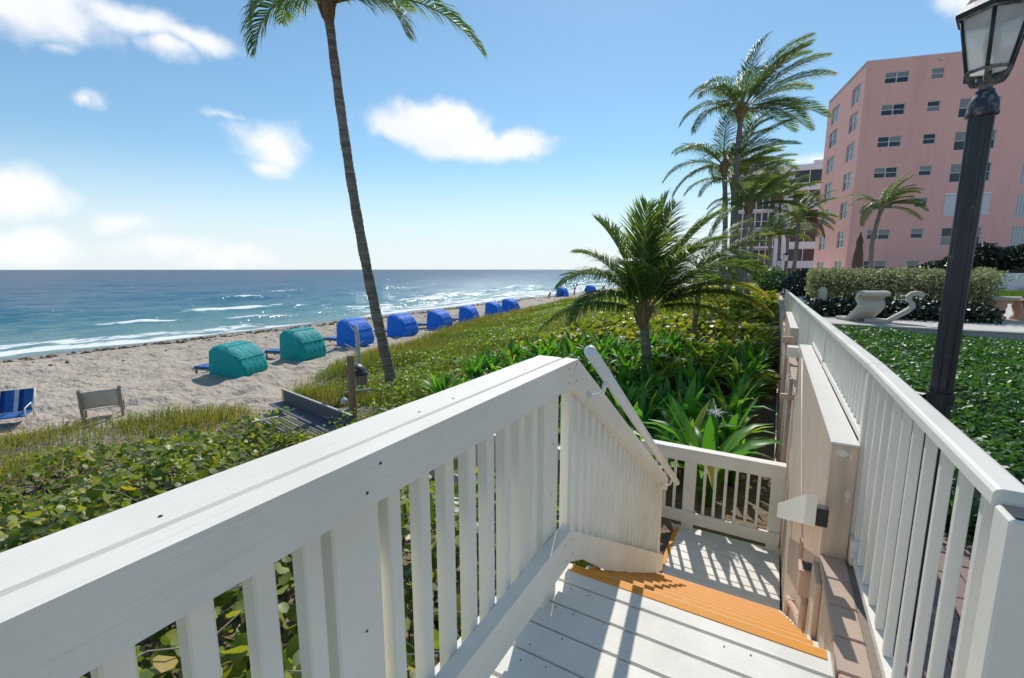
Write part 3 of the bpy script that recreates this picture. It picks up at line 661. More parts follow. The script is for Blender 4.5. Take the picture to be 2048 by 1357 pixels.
for yy, zz in ((3.05, -.68), (3.7, -1.02)): wbox('clip', 'pipe_tan', dp, .275, .3135, yy - .008, yy + .008, zz - .03, zz + .03, .002)
cp_ = thing('standpipe', 'tan standpipe with a tee head rising beside the wall beyond the landing', 'pipe', (.27, 6.25, -2))
W_(MB().tube([(.27, 6.25, -2.1), (.27, 6.25, .16)], .026, 10), 'pipe', 'pipe_tan', cp_, True)
wbox('tee_head', 'pipe_tan', cp_, .17, .33, 6.215, 6.285, -.10, -.035, .01); W_(MB().tube([(.27, 6.25, .14), (.31, 6.20, .16), (.33, 6.12, .10)], .03, 10), 'spout', 'pipe_tan', cp_, True)
c2 = thing('conduit', 'thin pale conduit running along the base of the tan wall', 'conduit', (.25, 8, -2))
W_(MB().tube([(.24, 6.1, -1.9), (.24, 7.2, -1.72), (.25, 9.5, -1.5), (.27, 13, -1.2)], .016, 8), 'pipe', 'pvc_white', c2, True)
W_(MB().tube([(.285, 7.5, -1.8), (.285, 7.5, -.25), (.30, 7.5, -.05)], .018, 8), 'riser', 'pvc_white', c2, True)
c3 = thing('tall_pipe', 'brown vertical pipe with a cross head on the far wall', 'pipe', (.26, 8.3, -1.7))
W_(MB().tube([(.26, 8.3, -1.8), (.26, 8.3, .30)], .028, 10), 'pipe', 'pipe_tan', c3, True)
wbox('cross_head', 'pipe_tan', c3, .19, .34, 8.26, 8.34, .30, .40, .01)
wl = thing('wall_light', 'white hooded wall light at the near end of the long parapet', 'wall light', (.29, 6.1, .45))
W_(MB().prism([(6.06, .44), (6.30, .44), (6.30, .50), (6.24, .56), (6.06, .56)], 0, .20, .31), 'hood', 'white_metal', wl)

cb = thing('wall_cable', 'thin pale cable running down the tan wall to a small box', 'cable', (.30, 4.4, .2))
W_(MB().tube([(.308, 5.35, .56), (.308, 4.6, .12), (.308, 3.95, -.20), (.308, 3.55, -.40)], .006, 6), 'cable', 'cap_cream', cb, True)
wbox('junction_box', 'pipe_tan', cb, .296, .3138, 3.47, 3.56, -.52, -.40, .004)
rp = random.Random(2)
for (cx_, cz_, w_, h_) in ((.355, .555, .030, .020), (.394, .545, .006, .028), (.398, .345, .013, .024), (.395, .31, .008, .01)):      # bare patches where the paint has flaked
    pts = [(cx_ + w_ * math.cos(a) * rp.uniform(.6, 1.1), cz_ + h_ * math.sin(a) * rp.uniform(.6, 1.1)) for a in [k * .7 for k in range(9)]]
    W_(MB().prism(pts, 1, 2.6535, 2.6555), 'paint_patch', 'cap_cream', wall)

# ------------------------------------------------------------------ white metal fence
fence = thing('metal_fence', 'long white metal picket fence with a rounded cap along the wall top', 'fence', (.43, 7, .0))
FX = .452
def cap_seg(y0, y1, z, drop=0.0):
    prof = [(-.027, -.042), (-.033, -.036), (-.033, -.010), (-.028, -.003), (-.020, 0), (.020, 0), (.028, -.003), (.033, -.010), (.033, -.036), (.027, -.042)]
    mb = MB(); n = len(prof); vs = []
    for yv, zz in ((y0, z), (y1, z - drop)):
        vs += [(FX + a, yv, zz + b) for a, b in prof]
    fs = [(i, i + n, i + n + 1, i + 1) for i in range(n - 1)] + [tuple(range(n)), tuple(range(2 * n - 1, n - 1, -1))]
    mb.add(vs, fs); o = W_(mb, 'cap_rail', 'white_metal', fence)
    return o
cap_seg(1.235, 2.665, 1.012); cap_seg(2.673, 9.0, 1.012, .13); cap_seg(9.008, 20.9, .882, .22)
def fz(y): return 1.012 if y < 2.67 else (1.012 - .13 * (y - 2.67) / 6.33 if y < 9 else .882 - .22 * (y - 9) / 11.9)
wbox('post', 'white_metal', fence, FX - .033, FX + .033, 1.15, 1.222, -.02, .985, .005)
wbox('post_cap_shade', 'dark_plastic', fence, FX - .024, FX + .024, 1.158, 1.214, .9855, .989, 0)  # dark plate on the solid post top, painted shade of a hollow
for yy in (2.70, 4.8, 6.9, 9.02, 11.2, 13.5, 16, 18.5, 20.85):
    wbox('post', 'white_metal', fence, FX - .027, FX + .027, yy - .027, yy + .027, -.02, fz(yy) - .043, .004)
wbox('bottom_rail', 'white_metal', fence, FX - .020, FX + .020, 1.223, 2.665, .045, .085, .004)
wbox('bottom_rail', 'white_metal', fence, FX - .024, FX + .024, 2.735, 6.05, .606, .642, .004)
wbox('bottom_rail', 'white_metal', fence, FX - .020, FX + .020, 6.06, 20.8, .12, .155, .004)
pk = {}
def picket(y, z0, z1):
    key = (round(z0, 2), round(z1, 2))
    if key not in pk: pk[key] = MB().box(-.0135, .0135, -.0125, .0125, z0, z1, .003).mesh('picket', 'white_metal')
    at0(obj('picket', pk[key], None, (FX, y, 0), (0, 0, rn.uniform(-.02, .02))), fence)
yy = 1.335
while yy < 2.64: picket(yy, .086, .972); yy += .144
yy = 2.82
while yy < 20.8:
    if min(abs(yy - q) for q in (2.70, 4.8, 6.9, 9.02, 11.2, 13.5, 16, 18.5, 20.85)) > .045: picket(yy, .643 if yy < 6.05 else .156, fz(yy) - .041)
    yy += .112
wbox('floor_bracket', 'white_metal', fence, FX - .024, FX + .024, 2.60, 2.665, .004, .14, .006)

# ------------------------------------------------------------------ lamp post
lamp = thing('lamp_post', 'tall black lamp post with a glass lantern, strapped to the white fence', 'lamp post', (.568, 2.205, 0))
LX, LY = .568, 2.205
vs = []; mb = MB(); nfl = 32
prof = []
for z in (0.0, .25, .5, 1.0, 1.5, 1.972):
    prof.append([(LX + (.0315 + (.0028 if k % 4 in (0, 1) else -.0028)) * math.cos(2 * math.pi * k / nfl), LY + (.0315 + (.0028 if k % 4 in (0, 1) else -.0028)) * math.sin(2 * math.pi * k / nfl), z) for k in range(nfl)])
vs = [p for r_ in prof for p in r_]
fs = [(i * nfl + k, i * nfl + (k + 1) % nfl, (i + 1) * nfl + (k + 1) % nfl, (i + 1) * nfl + k) for i in range(len(prof) - 1) for k in range(nfl)]
mb.add(vs, fs); W_(mb, 'pole', 'black_paint', lamp)
W_(MB().lathe([(.05, 0), (.05, .08), (.04, .12), (.036, .3)], 20, (LX, LY, 0)), 'base', 'black_paint', lamp, True)
W_(MB().lathe([(.036, 1.958), (.043, 1.962), (.043, 1.968), (.040, 1.974), (.040, 1.99), (.038, 2.005), (.030, 2.022), (.024, 2.034), (.024, 2.040)], 24, (LX, LY, 0)), 'collar', 'weathered_metal', lamp, True)
W_(MB().lathe([(.0345, .955), (.0395, .955), (.0395, 1.0), (.0345, 1.0)], 24, (LX, LY, 0), cap=False), 'strap_band', 'black_paint', lamp)
mb = MB(); mb.tube([(LX - .04, LY + .01, .975), (FX + .03, LY + .10, .972)], .010, 8); W_(mb, 'strap_arm', 'black_paint', lamp)
# lantern: six sided, wider at the top, open work foot
NL = 6; zb, zt, rb, rt = 2.100, 2.272, .058, .092
def hexpt(r, k, z, rot=R(12)): a = rot + 2 * math.pi * k / NL; return Vector((LX + r * math.cos(a), LY + r * math.sin(a), z))
W_(MB().lathe([(.022, 2.036), (.023, 2.040), (.018, 2.045), (.017, 2.054), (.028, 2.062), (.028, 2.067), (.010, 2.069), (.010, 2.098)], 20, (LX, LY, 0)), 'finial_stem', 'lantern_rim', lamp, True)
mb = MB()
for k in range(NL):
    mb.tube([hexpt(.020, k, 2.060), hexpt(.043, k, 2.068), hexpt(.054, k, 2.084), hexpt(rb, k, zb)], [.005, .006, .005, .0045], 6)
W_(mb, 'foot_scrolls', 'lantern_rim', lamp, True)
for r_, z_, w_ in ((rb, zb, .0058), (rt + .003, zt, .0065)):
    W_(MB().tube([hexpt(r_, k, z_) for k in range(NL + 1)], w_, 6), 'rim', 'lantern_rim', lamp)
for k in range(NL):
    W_(MB().tube([hexpt(rb, k, zb), hexpt(rt, k, zt)], .0055, 6), 'glazing_bar', 'black_paint', lamp, True)
    a, b_, c_, d = hexpt(rb - .003, k, zb), hexpt(rb - .003, k + 1, zb), hexpt(rt - .003, k + 1, zt), hexpt(rt - .003, k, zt)
    ctr = Vector((LX, LY, 2.22)); nn = ((a + b_ + c_ + d) / 4 - ctr).normalized() * .003
    W_(MB().add([a, b_, c_, d, a + nn, b_ + nn, c_ + nn, d + nn], [(3, 2, 1, 0), (4, 5, 6, 7), (0, 1, 5, 4), (1, 2, 6, 5), (2, 3, 7, 6), (3, 0, 4, 7)]), 'pane', 'lantern_glass', lamp)
W_(MB().lathe([(rt + .008, zt), (rt + .017, zt + .006), (rt + .016, zt + .014), (.085, zt + .04), (.066, zt + .072), (.04, zt + .09), (.036, zt + .108), (.014, zt + .122), (.014, zt + .144)], NL, (LX, LY, 0), rot=R(12)), 'roof', 'black_paint', lamp)
W_(MB().lathe([(.009, 2.10), (.011, 2.125), (.018, 2.145), (.022, 2.18), (.017, 2.22), (.006, 2.24)], 14, (LX, LY, 0)), 'bulb', 'bulb_glass', lamp, True)

# ------------------------------------------------------------------ palms
CAMR = Vector((math.cos(R(29.7)), math.sin(R(29.7)), 0)); CAMT = Vector((math.sin(R(29.7)), -math.cos(R(29.7)), 0))   # seaward-to-land axis of the wind, and across it
WIND = np.array([.86, .42, 0.0])
def frond_mesh(rng, d0, L, droop, wind, nl, maxl, hang=.35, lw=.028, curl=0.0, dry=False, yellow=0.0):
    N = 18; ds = L / (N - 1); d = np.array(d0, float); d /= np.linalg.norm(d); P = [np.zeros(3)]; Dr = [d.copy()]
    for i in range(N - 1):
        t = (i + 1) / (N - 1)
        d = d + ds / L * (np.array([0, 0, -1.0]) * droop * (.35 + 1.5 * t) + WIND * wind * (.3 + 1.2 * t)); d /= np.linalg.norm(d)
        P.append(P[-1] + d * ds); Dr.append(d.copy())
    P = np.array(P); Dr = np.array(Dr); tt = np.linspace(0, 1, N)
    # rachis: a tapering three sided rod
    rad = .024 * L / 2.8 * (1 - .88 * tt) + .002
    side = np.cross(Dr, [0, 0, 1.0]); side += 1e-4; side /= np.linalg.norm(side, axis=1, keepdims=True); upv = np.cross(side, Dr)
    V = []; 
    for a, b in ((1, .2), (-1, .2), (0, -.9)): V.append(P + side * (a * rad)[:, None] * (1.5 - tt[:, None] * .5) + upv * (b * rad)[:, None])
    V = np.stack(V, 1).reshape(-1, 3); F = []
    for i in range(N - 1):
        for k in range(3): F.append((i * 3 + k, i * 3 + (k + 1) % 3, i * 3 + 3 + (k + 1) % 3, i * 3 + 3 + k))
    Fq = [np.array(F)]; mats = [np.ones(len(F))]; tint = [np.full(len(V), .5)]; Vs = [V]; base = len(V)
    n = nl * 2; t = np.tile(np.linspace(.14, .995, nl), 2) + rng.uniform(-.006, .006, n); t = np.clip(t, .1, 1); sg = np.repeat([1.0, -1.0], nl)
    ix = t * (N - 1); i0 = np.clip(ix.astype(int), 0, N - 2); f = (ix - i0)[:, None]
    p = P[i0] * (1 - f) + P[i0 + 1] * f; dd = Dr[i0] * (1 - f) + Dr[i0 + 1] * f; sd_ = side[i0] * (1 - f) + side[i0 + 1] * f; uu = upv[i0] * (1 - f) + upv[i0 + 1] * f
    ln = maxl * (np.sin(np.clip(.16 + t * .84, 0, 1) * math.pi) ** .62 * .9 + .12) * rng.uniform(.85, 1.1, n)
    ang = .95 - .5 * t + rng.normal(0, .06, n)
    d1 = sd_ * (sg * np.sin(ang))[:, None] + dd * np.cos(ang)[:, None] + uu * (.28 + rng.normal(0, .07, n))[:, None]
    d1 /= np.linalg.norm(d1, axis=1, keepdims=True)
    g = np.array([0, 0, -1.0]); wv = WIND * (wind * .62 + .14)
    d2 = d1 + (g * hang + wv) * (.8 + rng.uniform(-.25, .25, (n, 1))); d2 /= np.linalg.norm(d2, axis=1, keepdims=True)
    d3 = d2 + (g * hang * 1.25 + wv) * (1.0 + rng.uniform(-.3, .5, (n, 1))); d3 /= np.linalg.norm(d3, axis=1, keepdims=True)
    wdir = dd - d1 * (dd * d1).sum(1, keepdims=True); wdir /= np.linalg.norm(wdir, axis=1, keepdims=True) + 1e-9
    w = lw * (.6 + .4 * ln / maxl)
    q0 = p; q1 = p + d1 * (ln * .33)[:, None]; q2 = q1 + d2 * (ln * .36)[:, None]; q3 = q2 + d3 * (ln * .31)[:, None]
    hw = (wdir * w[:, None] * .5)
    LV = np.stack([q0 - hw * .5, q0 + hw * .5, q1 - hw, q1 + hw, q2 - hw * .75, q2 + hw * .75, q3], 1).reshape(-1, 3)
    k = np.arange(n)[:, None] * 7 + base
    Q = np.concatenate([k + np.array([[0, 1, 3, 2]]), k + np.array([[2, 3, 5, 4]])]); T3 = k + np.array([[4, 5, 6]])
    tn = np.clip(rng.normal(.36 + yellow * t, .16, n), 0, 1); tip = np.clip(tn + .16, 0, 1)
    tl = np.stack([tn, tn, tn, tn, tip, tip, np.clip(tip + .22, 0, 1)], 1).ravel()
    Vs.append(LV); tint.append(tl); Fq += [Q, T3]; mats += [np.zeros(len(Q)), np.zeros(len(T3))]
    return np_mesh('frond', np.concatenate(Vs), Fq, ['palm_leaf_dry' if dry else 'palm_leaf', 'rachis'], np.concatenate(tint), np.concatenate(mats))
def palm(name, label, base, top, r0, r1, fronds, seed, group='coconut palms', bend=.0, L=2.8, nl=56, dense=1.0, fibre=True, nuts=0, lw=.03):
    rng = np.random.default_rng(seed); b = Vector(base); t_ = Vector(top)
    o = thing(name, label, 'palm tree', base, 0, group)
    H_ = (t_ - b).length; nseg = max(8, int(H_ / .16)); mb = MB(); n = 12; vs = []
    side = Vector((bend, bend * .3, 0))
    for i in range(nseg + 1):
        for sub in ((0, 1.0), (.7, .955)):
            q = min(1, (i + sub[0]) / (nseg + .7)); c = (t_ - b) * q + side * math.sin(q * math.pi)
            r = (r0 * (1 - q) + r1 * q) * (1 + .55 * math.exp(-q * H_ / .35)) * sub[1] * (1 + .05 * math.sin(i * 7.3 + seed)) + .004
            for k in range(n):
                a = 2 * math.pi * k / n; vs.append((c.x + r * math.cos(a) * (1 + .04 * math.sin(3 * a + i)), c.y + r * math.sin(a), c.z + .02 * math.sin(2 * a + i * 1.7)))
    m = len(vs) // n
    mb.add(vs, [(i * n + k, i * n + (k + 1) % n, (i + 1) * n + (k + 1) % n, (i + 1) * n + k) for i in range(m - 1) for k in range(n)] + [tuple(range((m - 1) * n, m * n))])
    mb.build('trunk', 'palm_bark', o, True)
    cr = t_ - b
    sc = L / 2.8
    mb = MB().lathe([(r1 * 1.0, -.25 * sc), (r1 * 1.5, -.05 * sc), (r1 * 1.7, .12 * sc), (r1 * 1.2, .34 * sc), (r1 * .5, .55 * sc)], 12, (cr.x, cr.y, cr.z))
    for k in range(14):
        a = rng.uniform(0, 6.28); h = rng.uniform(-.2, .1) * sc; mb.tube([(cr.x + r1 * 1.1 * math.cos(a), cr.y + r1 * 1.1 * math.sin(a), cr.z + h), (cr.x + r1 * 2.0 * math.cos(a), cr.y + r1 * 2.0 * math.sin(a), cr.z + h + .22 * sc), (cr.x + r1 * 2.3 * math.cos(a), cr.y + r1 * 2.3 * math.sin(a), cr.z + h + .34 * sc)], [.03 * sc, .022 * sc, .012 * sc], 5)
    mb.build('crown_base', 'palm_fibre', o, True)
    for k in range(nuts):
        a = 6.28 * k / nuts; obj('coconut', MB().lathe([(.01, -.13), (.07, -.11), (.10, -.03), (.095, .05), (.05, .11), (.01, .12)], 10).mesh('coconut', 'palm_leaf'), o, (cr.x + r1 * 2.4 * math.cos(a), cr.y + r1 * 2.4 * math.sin(a), cr.z - .2))
    for fr in fronds:
        cx, cz, ct, ll, dr, wi = fr[:6]; ex = fr[6] if len(fr) > 6 else {}
        d = CAMR * cx + Vector((0, 0, cz)) + CAMT * ct
        me = frond_mesh(rng, (d.x, d.y, d.z), L * ll, dr, wi, int(nl * max(.6, ll)), ex.get('ml', .80) * sc, ex.get('hang', .35), lw * sc, dry=ex.get('dry', False), yellow=ex.get('yel', .05))
        obj('frond', me, o, (cr.x + d.x * r1 * .6, cr.y + d.y * r1 * .6, cr.z + .15 * sc))
    return o
def wind_crown(seed, n=18, spread=1.0):
    """a crown blown over towards the land: most fronds stream landward, the seaward ones arch over"""
    rg = random.Random(seed); out = []; n = int(n * 1.05)
    for k in range(n):
        u = (k + rg.uniform(.2, .8)) / n
        if u < .58:      # landward, from upright to level
            e = R(84 - 88 * (u / .58) + rg.uniform(-8, 8)); ct = rg.uniform(-.55, .55)
            out.append((math.cos(e) * spread, math.sin(e) + .05, ct * .8, rg.uniform(.85, 1.08), rg.uniform(.35, .7) if e > .5 else rg.uniform(.6, 1.0), rg.uniform(.35, .65), {'hang': rg.uniform(.25, .55), 'yel': rg.choice((.05, .05, .3))}))
        elif u < .82:    # seaward, drooping
            e = R(70 - 70 * ((u - .58) / .24) + rg.uniform(-8, 8))
            out.append((-math.cos(e) * spread, math.sin(e), rg.uniform(-.5, .5), rg.uniform(.7, .95), rg.uniform(1.2, 1.9), rg.uniform(-.1, .15), {'hang': rg.uniform(.6, .95), 'ml': .7}))
        else:            # towards and away
            out.append((rg.uniform(-.3, .5), rg.uniform(.2, .9), rg.choice((-1, 1)) * rg.uniform(.7, 1), rg.uniform(.8, 1), rg.uniform(.7, 1.2), rg.uniform(.3, .6), {'hang': rg.uniform(.4, .8)}))
    return out
# tall palm leaning over the dune, its crown cut by the top of the picture
palm('coconut_palm', 'very tall slim palm rising from the dune grass behind the trash bin', (-9.82, 9.98, -2.45), (-10.71, 9.02, 8.16), .165, .115,
     [(-1, .42, .1, .80, 2.7, -.12, {'hang': .8, 'ml': .95}), (-.75, .35, .8, .70, 2.0, .0, {'hang': .8}), (.85, .26, .3, .84, 1.8, .15, {'hang': .85, 'yel': .3, 'ml': .9}), (1, .36, -.15, 1.36, 1.35, .2, {'hang': .8, 'ml': .85}), (.6, .5, .9, .9, 1.3, .3, {'hang': .6}),
      (-.6, 1.0, -.3, 1.0, .5, .5), (.1, 1.3, .3, 1.0, .4, .6), (.7, 1.0, -.5, 1.0, .5, .5), (-.2, .9, .9, 1.0, .6, .4), (.4, .8, -.9, 1.0, .7, .4), (-.8, .7, -.7, 1.0, .9, .2), (1, .7, .4, 1.1, .7, .4), (0, 1.5, -.2, .9, .2, .5)],
     5, bend=-.2, L=3.3, nl=78, lw=.032)
# young palm among the lilies
palm('young_coconut_palm', 'short young palm with a wide feathery crown among the lilies', (-2.70, 12.2, -1.55), (-2.93, 12.15, .18), .122, .114,
     [(-.80, 1.15, .1, .88, 1.7, -.05, {'hang': .75, 'ml': .9}), (-1.0, .95, .4, .78, 1.9, -.05, {'hang': .8, 'ml': .85}), (-.42, 1.45, -.2, .92, .9, .0, {'ml': .95, 'hang': .4}), (.10, 1.6, 0, .98, .2, .22, {'ml': 1.0, 'hang': .2}), (-.16, 1.5, .3, .9, .35, .12, {'ml': 1.0, 'hang': .25}), (.24, 1.5, -.3, 1.0, .3, .3, {'ml': 1.0, 'hang': .25}),
      (.46, 1.35, .2, 1.0, .55, .35, {'ml': 1.0, 'hang': .35}), (.68, 1.2, -.3, 1.04, .75, .35, {'ml': 1.0, 'hang': .45}), (.85, 1.0, .25, 1.0, 1.0, .3, {'ml': 1.0, 'hang': .5}), (1.0, .75, .15, 1.0, 1.05, .2, {'hang': .6, 'yel': .45}), (1.0, .62, .3, 1.02, 1.15, .1, {'hang': .8, 'yel': .45}), (.95, .9, -.5, .95, 1.0, .2, {'hang': .5}),
      (-1.0, .36, .15, .98, 1.15, -.15, {'hang': 1.4, 'ml': .5, 'yel': .25}), (1.0, .30, -.1, .92, 1.05, .05, {'hang': 1.4, 'ml': .5, 'yel': .35}), (.3, 1.0, -.9, 1, .8, .2), (.30, 1.25, .7, .8, .8, .2, {'hang': .5}), (-.6, 1.2, -.5, .9, 1.0, .0, {'hang': .5}), (-.45, 1.15, .7, .75, .9, .0, {'hang': .5}), (.02, 1.7, .15, .75, .05, .1, {'yel': .35, 'hang': .1})],
     9, L=3.05, nl=104, lw=.038)
PG = 'tall palms behind the young palm'
palm('coconut_palm', 'tallest of the palms behind the fence end, crown blown landward', (-1.45, 27.5, -.6), (-2.10, 27.42, 9.3), .17, .125, wind_crown(3, 20), 21, PG, bend=-.25, L=4.15, nl=96, lw=.024)
palm('coconut_palm', 'slim palm just left of the tallest palm, with a lower crown', (-2.55, 27.9, -.6), (-2.75, 27.86, 6.7), .15, .12, wind_crown(8, 18), 22, PG, bend=.15, L=3.7, nl=86, lw=.025)
palm('coconut_palm', 'thin palm trunk half hidden between the two tallest palms', (-2.45, 31.4, -.6), (-2.55, 31.4, 6.4), .14, .115, wind_crown(13, 16), 23, PG, bend=.1, L=3.5, nl=76, lw=.03)
palm('coconut_palm', 'leaning palm right of the tallest trunk, bent towards the path', (-.9, 25.8, -.6), (-1.35, 26, 4.3), .14, .115, wind_crown(17, 16), 24, PG, bend=-.25, L=2.6, nl=70, lw=.03)
palm('coconut_palm', 'small bright palm directly behind the young palm', (-2.2, 16.0, -1.2), (-2.05, 15.9, 1.35), .085, .08, wind_crown(19, 16), 25, 'palms', L=2.2, nl=64, lw=.03)
PW = 'palms before the white building'
for i, (bs, tp, ll, sd_, lab) in enumerate([
    ((-1.9, 49, 0), (-2.5, 48.9, 8.0), 3.6, 31, 'leftmost palm in front of the white apartment building'),
    ((.25, 46.0, .4), (-.06, 46.0, 7.2), 3.4, 32, 'middle palm with drooping fronds before the white building'),
    ((1.2, 42.0, .4), (1.28, 42.0, 5.2), 3.0, 33, 'palm with brown dead fronds nearest the pink building corner'),
    ((-.5, 44.0, .2), (-.54, 44.0, 4.0), 2.7, 34, 'lowest palm in the cluster before the white building'),
    ((.9, 54.0, .2), (.86, 54.0, 4.7), 3.0, 35, 'slim rear palm in the cluster before the white building')]):
    fr = wind_crown(40 + i, 15)
    if i == 2: fr += [(.8, -.2, .6, .8, 1.6, .1, {'dry': True, 'hang': .9}), (.5, -.3, .9, .7, 1.7, .1, {'dry': True, 'hang': .9}), (1, -.1, .2, .75, 1.5, .1, {'dry': True, 'hang': .9})]
    palm('coconut_palm', lab, bs, tp, .15, .12, fr, sd_, PW, bend=.1, L=ll, nl=64, lw=.036)
palm('coconut_palm', 'lone small palm standing against the pink apartment wall', (6.53, 44.0, .4), (6.56, 44.0, 5.9), .16, .13, wind_crown(61, 17), 36, 'palms', bend=-.3, L=2.9, nl=64, lw=.034)

# ------------------------------------------------------------------ vegetation on the dune
RNG = np.random.default_rng(77)
def veg_points(n, xr, yr, dens=None):
    x = RNG.uniform(*xr, n); y = RNG.uniform(*yr, n)
    xe = np.interp(y, EY, EX) + (vnoise(y * .35, y * 0 + 3.3, 5) - .5) * 1.6
    k = (x > xe + .2)
    k &= ~((y > 4.3) & (y < 6.1) & (x > -5.2))                      # landing and platform
    k &= ~((y > 6.1) & (y < 8.6) & (x < -8.3) & (y > 6.4 - (x + 8.3) * .23 - .3) & (y < 7.5 - (x + 8.3) * .23 + .6))   # boardwalk end
    k &= ~((y < 4.4) & (x > -.96))
    if dens is not None: k &= RNG.random(n) < dens(x, y, xe)
    return x[k], y[k], xe[k]
# sea grape canopy height near the deck
def canopy(x, y):
    top = np.interp(x, [-15, -13, -11, -9, -6.5, -4, -2, -1], [-2.5, -2.25, -1.98, -1.7, -1.3, -.92, -.50, -.30])
    top = top + (vnoise(x * 1.1, y * 1.1, 31) - .5) * .5 + (vnoise(x * 2.7, y * 2.7, 32) - .5) * .25
    # lower towards the walkway
    top = top - np.clip((y - 3.2) / 2.5, 0, 1) * np.interp(x, [-12, -6, -3, -1], [.15, .5, .75, .75])
    return np.maximum(top, ground_z(x, y) + .12)
SHR = [('sea grape shrub right behind the deck guardrail, full of yellow green leaves', -2.4, -.95, -1.6, 2.1),
       ('sea grape shrub beyond the nearer half of the deck guardrail with orange leaves', -5.2, -2.4, -2.4, 1.9),
       ('sea grape shrub growing beside the stair railing above the lower platform', -2.4, -.95, 2.1, 4.3),
       ('sea grape shrub reaching up behind the deck guardrail towards the boardwalk', -5.2, -2.4, 1.9, 5.6),
       ('low sea grape thicket at the left picture edge behind the grass', -12.3, -5.2, -4.5, 1.9),
       ('low sea grape thicket next to the slate boardwalk end', -11.6, -5.2, 1.9, 6.2)]
rleaf = random.Random(8)
Tt, Tf = leaf_template('round')
leaf_me = []
for k in range(3):
    V = Tt.copy(); V[:, 2] += .05 * np.sin(V[:, 1] * 3 + k * 2) * (k - 1); V[:, 0] *= (1, .92, 1.08)[k]
    leaf_me.append(np_mesh('leaf', V, [Tf], 'sea_grape_leaf'))
def seagrape(i, lab, x0, x1, y0, y1):
    area = (x1 - x0) * (y1 - y0); near = i in (0, 2)
    n = int(area * (340 if near else 235 if i < 4 else 180)); x = RNG.uniform(x0, x1, n); y = RNG.uniform(y0, y1, n)
    k = ~((y > 4.35) & (x > -5.1) & (y < 6.1)); x, y = x[k], y[k]; n = len(x)
    top = canopy(x, y); g = ground_z(x, y)
    depth = RNG.exponential(.20, n) if not near else RNG.exponential(.30, n)
    z = np.maximum(top - depth, g + .05)
    P = np.stack([x, y, z], 1); N_ = RNG.normal(0, .55, (n, 3)) + np.array([-.10, .28, .85])
    size = (.055 + .10 * RNG.beta(1.6, 1.8, n)) * (1.0 if near else .95)
    cx, cy = (x0 + x1) / 2, (y0 + y1) / 2
    o = thing('sea_grape_shrub', lab, 'shrub', (cx, cy, gz(cx, cy)), 0, 'sea grape shrubs below the deck')
    # the biggest leaves nearest the top are single parts
    sc = size * 2 - (top - z) * .6 - np.hypot(x, y) * .02; order = np.argsort(-sc); m = (110, 50, 60, 40, 20, 20)[i]
    pick = order[:m]; rest = order[m:]
    xx, yy, zz = frames(N_, RNG)
    for q in pick:
        M = Matrix(((xx[q][0], yy[q][0], zz[q][0]), (xx[q][1], yy[q][1], zz[q][1]), (xx[q][2], yy[q][2], zz[q][2])))
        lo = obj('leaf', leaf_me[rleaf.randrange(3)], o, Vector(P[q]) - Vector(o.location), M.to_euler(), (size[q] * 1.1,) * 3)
    tint = np.clip(RNG.beta(2.0, 2.2, len(rest)) * .88 + (RNG.random(len(rest)) < .03) * .3 - (top - z)[rest] * .25, 0, 1)  # leaves deeper under the canopy top get a darker tint, shade put into colour
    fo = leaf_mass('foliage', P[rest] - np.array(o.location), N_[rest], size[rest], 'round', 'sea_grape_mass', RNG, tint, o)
    # twigs: each runs from the ground to the canopy
    mb = MB(); nt_ = int(area * (9 if near else 5))
    for q in range(nt_):
        bx_, by_ = rleaf.uniform(x0, x1), rleaf.uniform(y0, y1)
        if by_ > 4.3 and by_ < 6.1 and bx_ > -5.1: continue
        tx, ty = min(bx_ + rleaf.uniform(-.4, .4), -1.02), by_ + rleaf.uniform(-.4, .4)
        if ty > 4.3 and tx > -5.2: ty = 4.25
        zt_ = float(canopy(np.array([tx]), np.array([ty]))[0]) + rleaf.uniform(-.12, .03); zb_ = gz(bx_, by_) - .03
        mid = ((bx_ + tx) / 2 + rleaf.uniform(-.15, .15), (by_ + ty) / 2 + rleaf.uniform(-.15, .15), (zb_ + zt_) / 2)
        mb.tube([Vector(p) - Vector(o.location) for p in ((bx_, by_, zb_), mid, (tx, ty, zt_))], [.014, .010, .005], 5)
    st = mb.build('stems', 'stem_brown', o, True); st['kind'] = 'stuff'
for i, a in enumerate(SHR): seagrape(i, *a)

# low leafy ground cover over the dune
def cover(name, label, n, xr, yr, size, mat, kind, lift, dens, cat='ground cover', nrm=(-.08, .3, .9), jit=.45, tb=(2, 2.4)):
    x, y, xe = veg_points(n, xr, yr, dens); m = len(x)
    h = lift(x, y, xe); z = ground_z(x, y) + h * RNG.uniform(.35, 1, m) ** .6
    P = np.stack([x, y, z], 1); N_ = RNG.normal(0, jit, (m, 3)) + np.array(nrm)
    o = leaf_mass(name, P, N_, RNG.uniform(*size, m) * (1 + .012 * np.hypot(x, y)), kind, mat, RNG, np.clip(RNG.beta(*tb, m), 0, 1))
    return props(o, label, cat)
vein = lambda x, y, xe: np.clip((x - xe - 2.2) / 3.5, 0, 1) * (.25 + .75 * (vnoise(x * .45, y * .45, 41) > .42)) / (1 + (np.hypot(x, y) / 30) ** 2) * np.where(x > -5.5, np.where(y < 12.0, .05, 1), 1)
cover('beach_vine', 'glossy low leafy ground cover spread over the dune', 120000, (-24, .2), (6.2, 48), (.07, .13), 'vine_leaf', 'oval', lambda x, y, xe: .18 + .45 * vnoise(x * .5, y * .5, 42), vein)
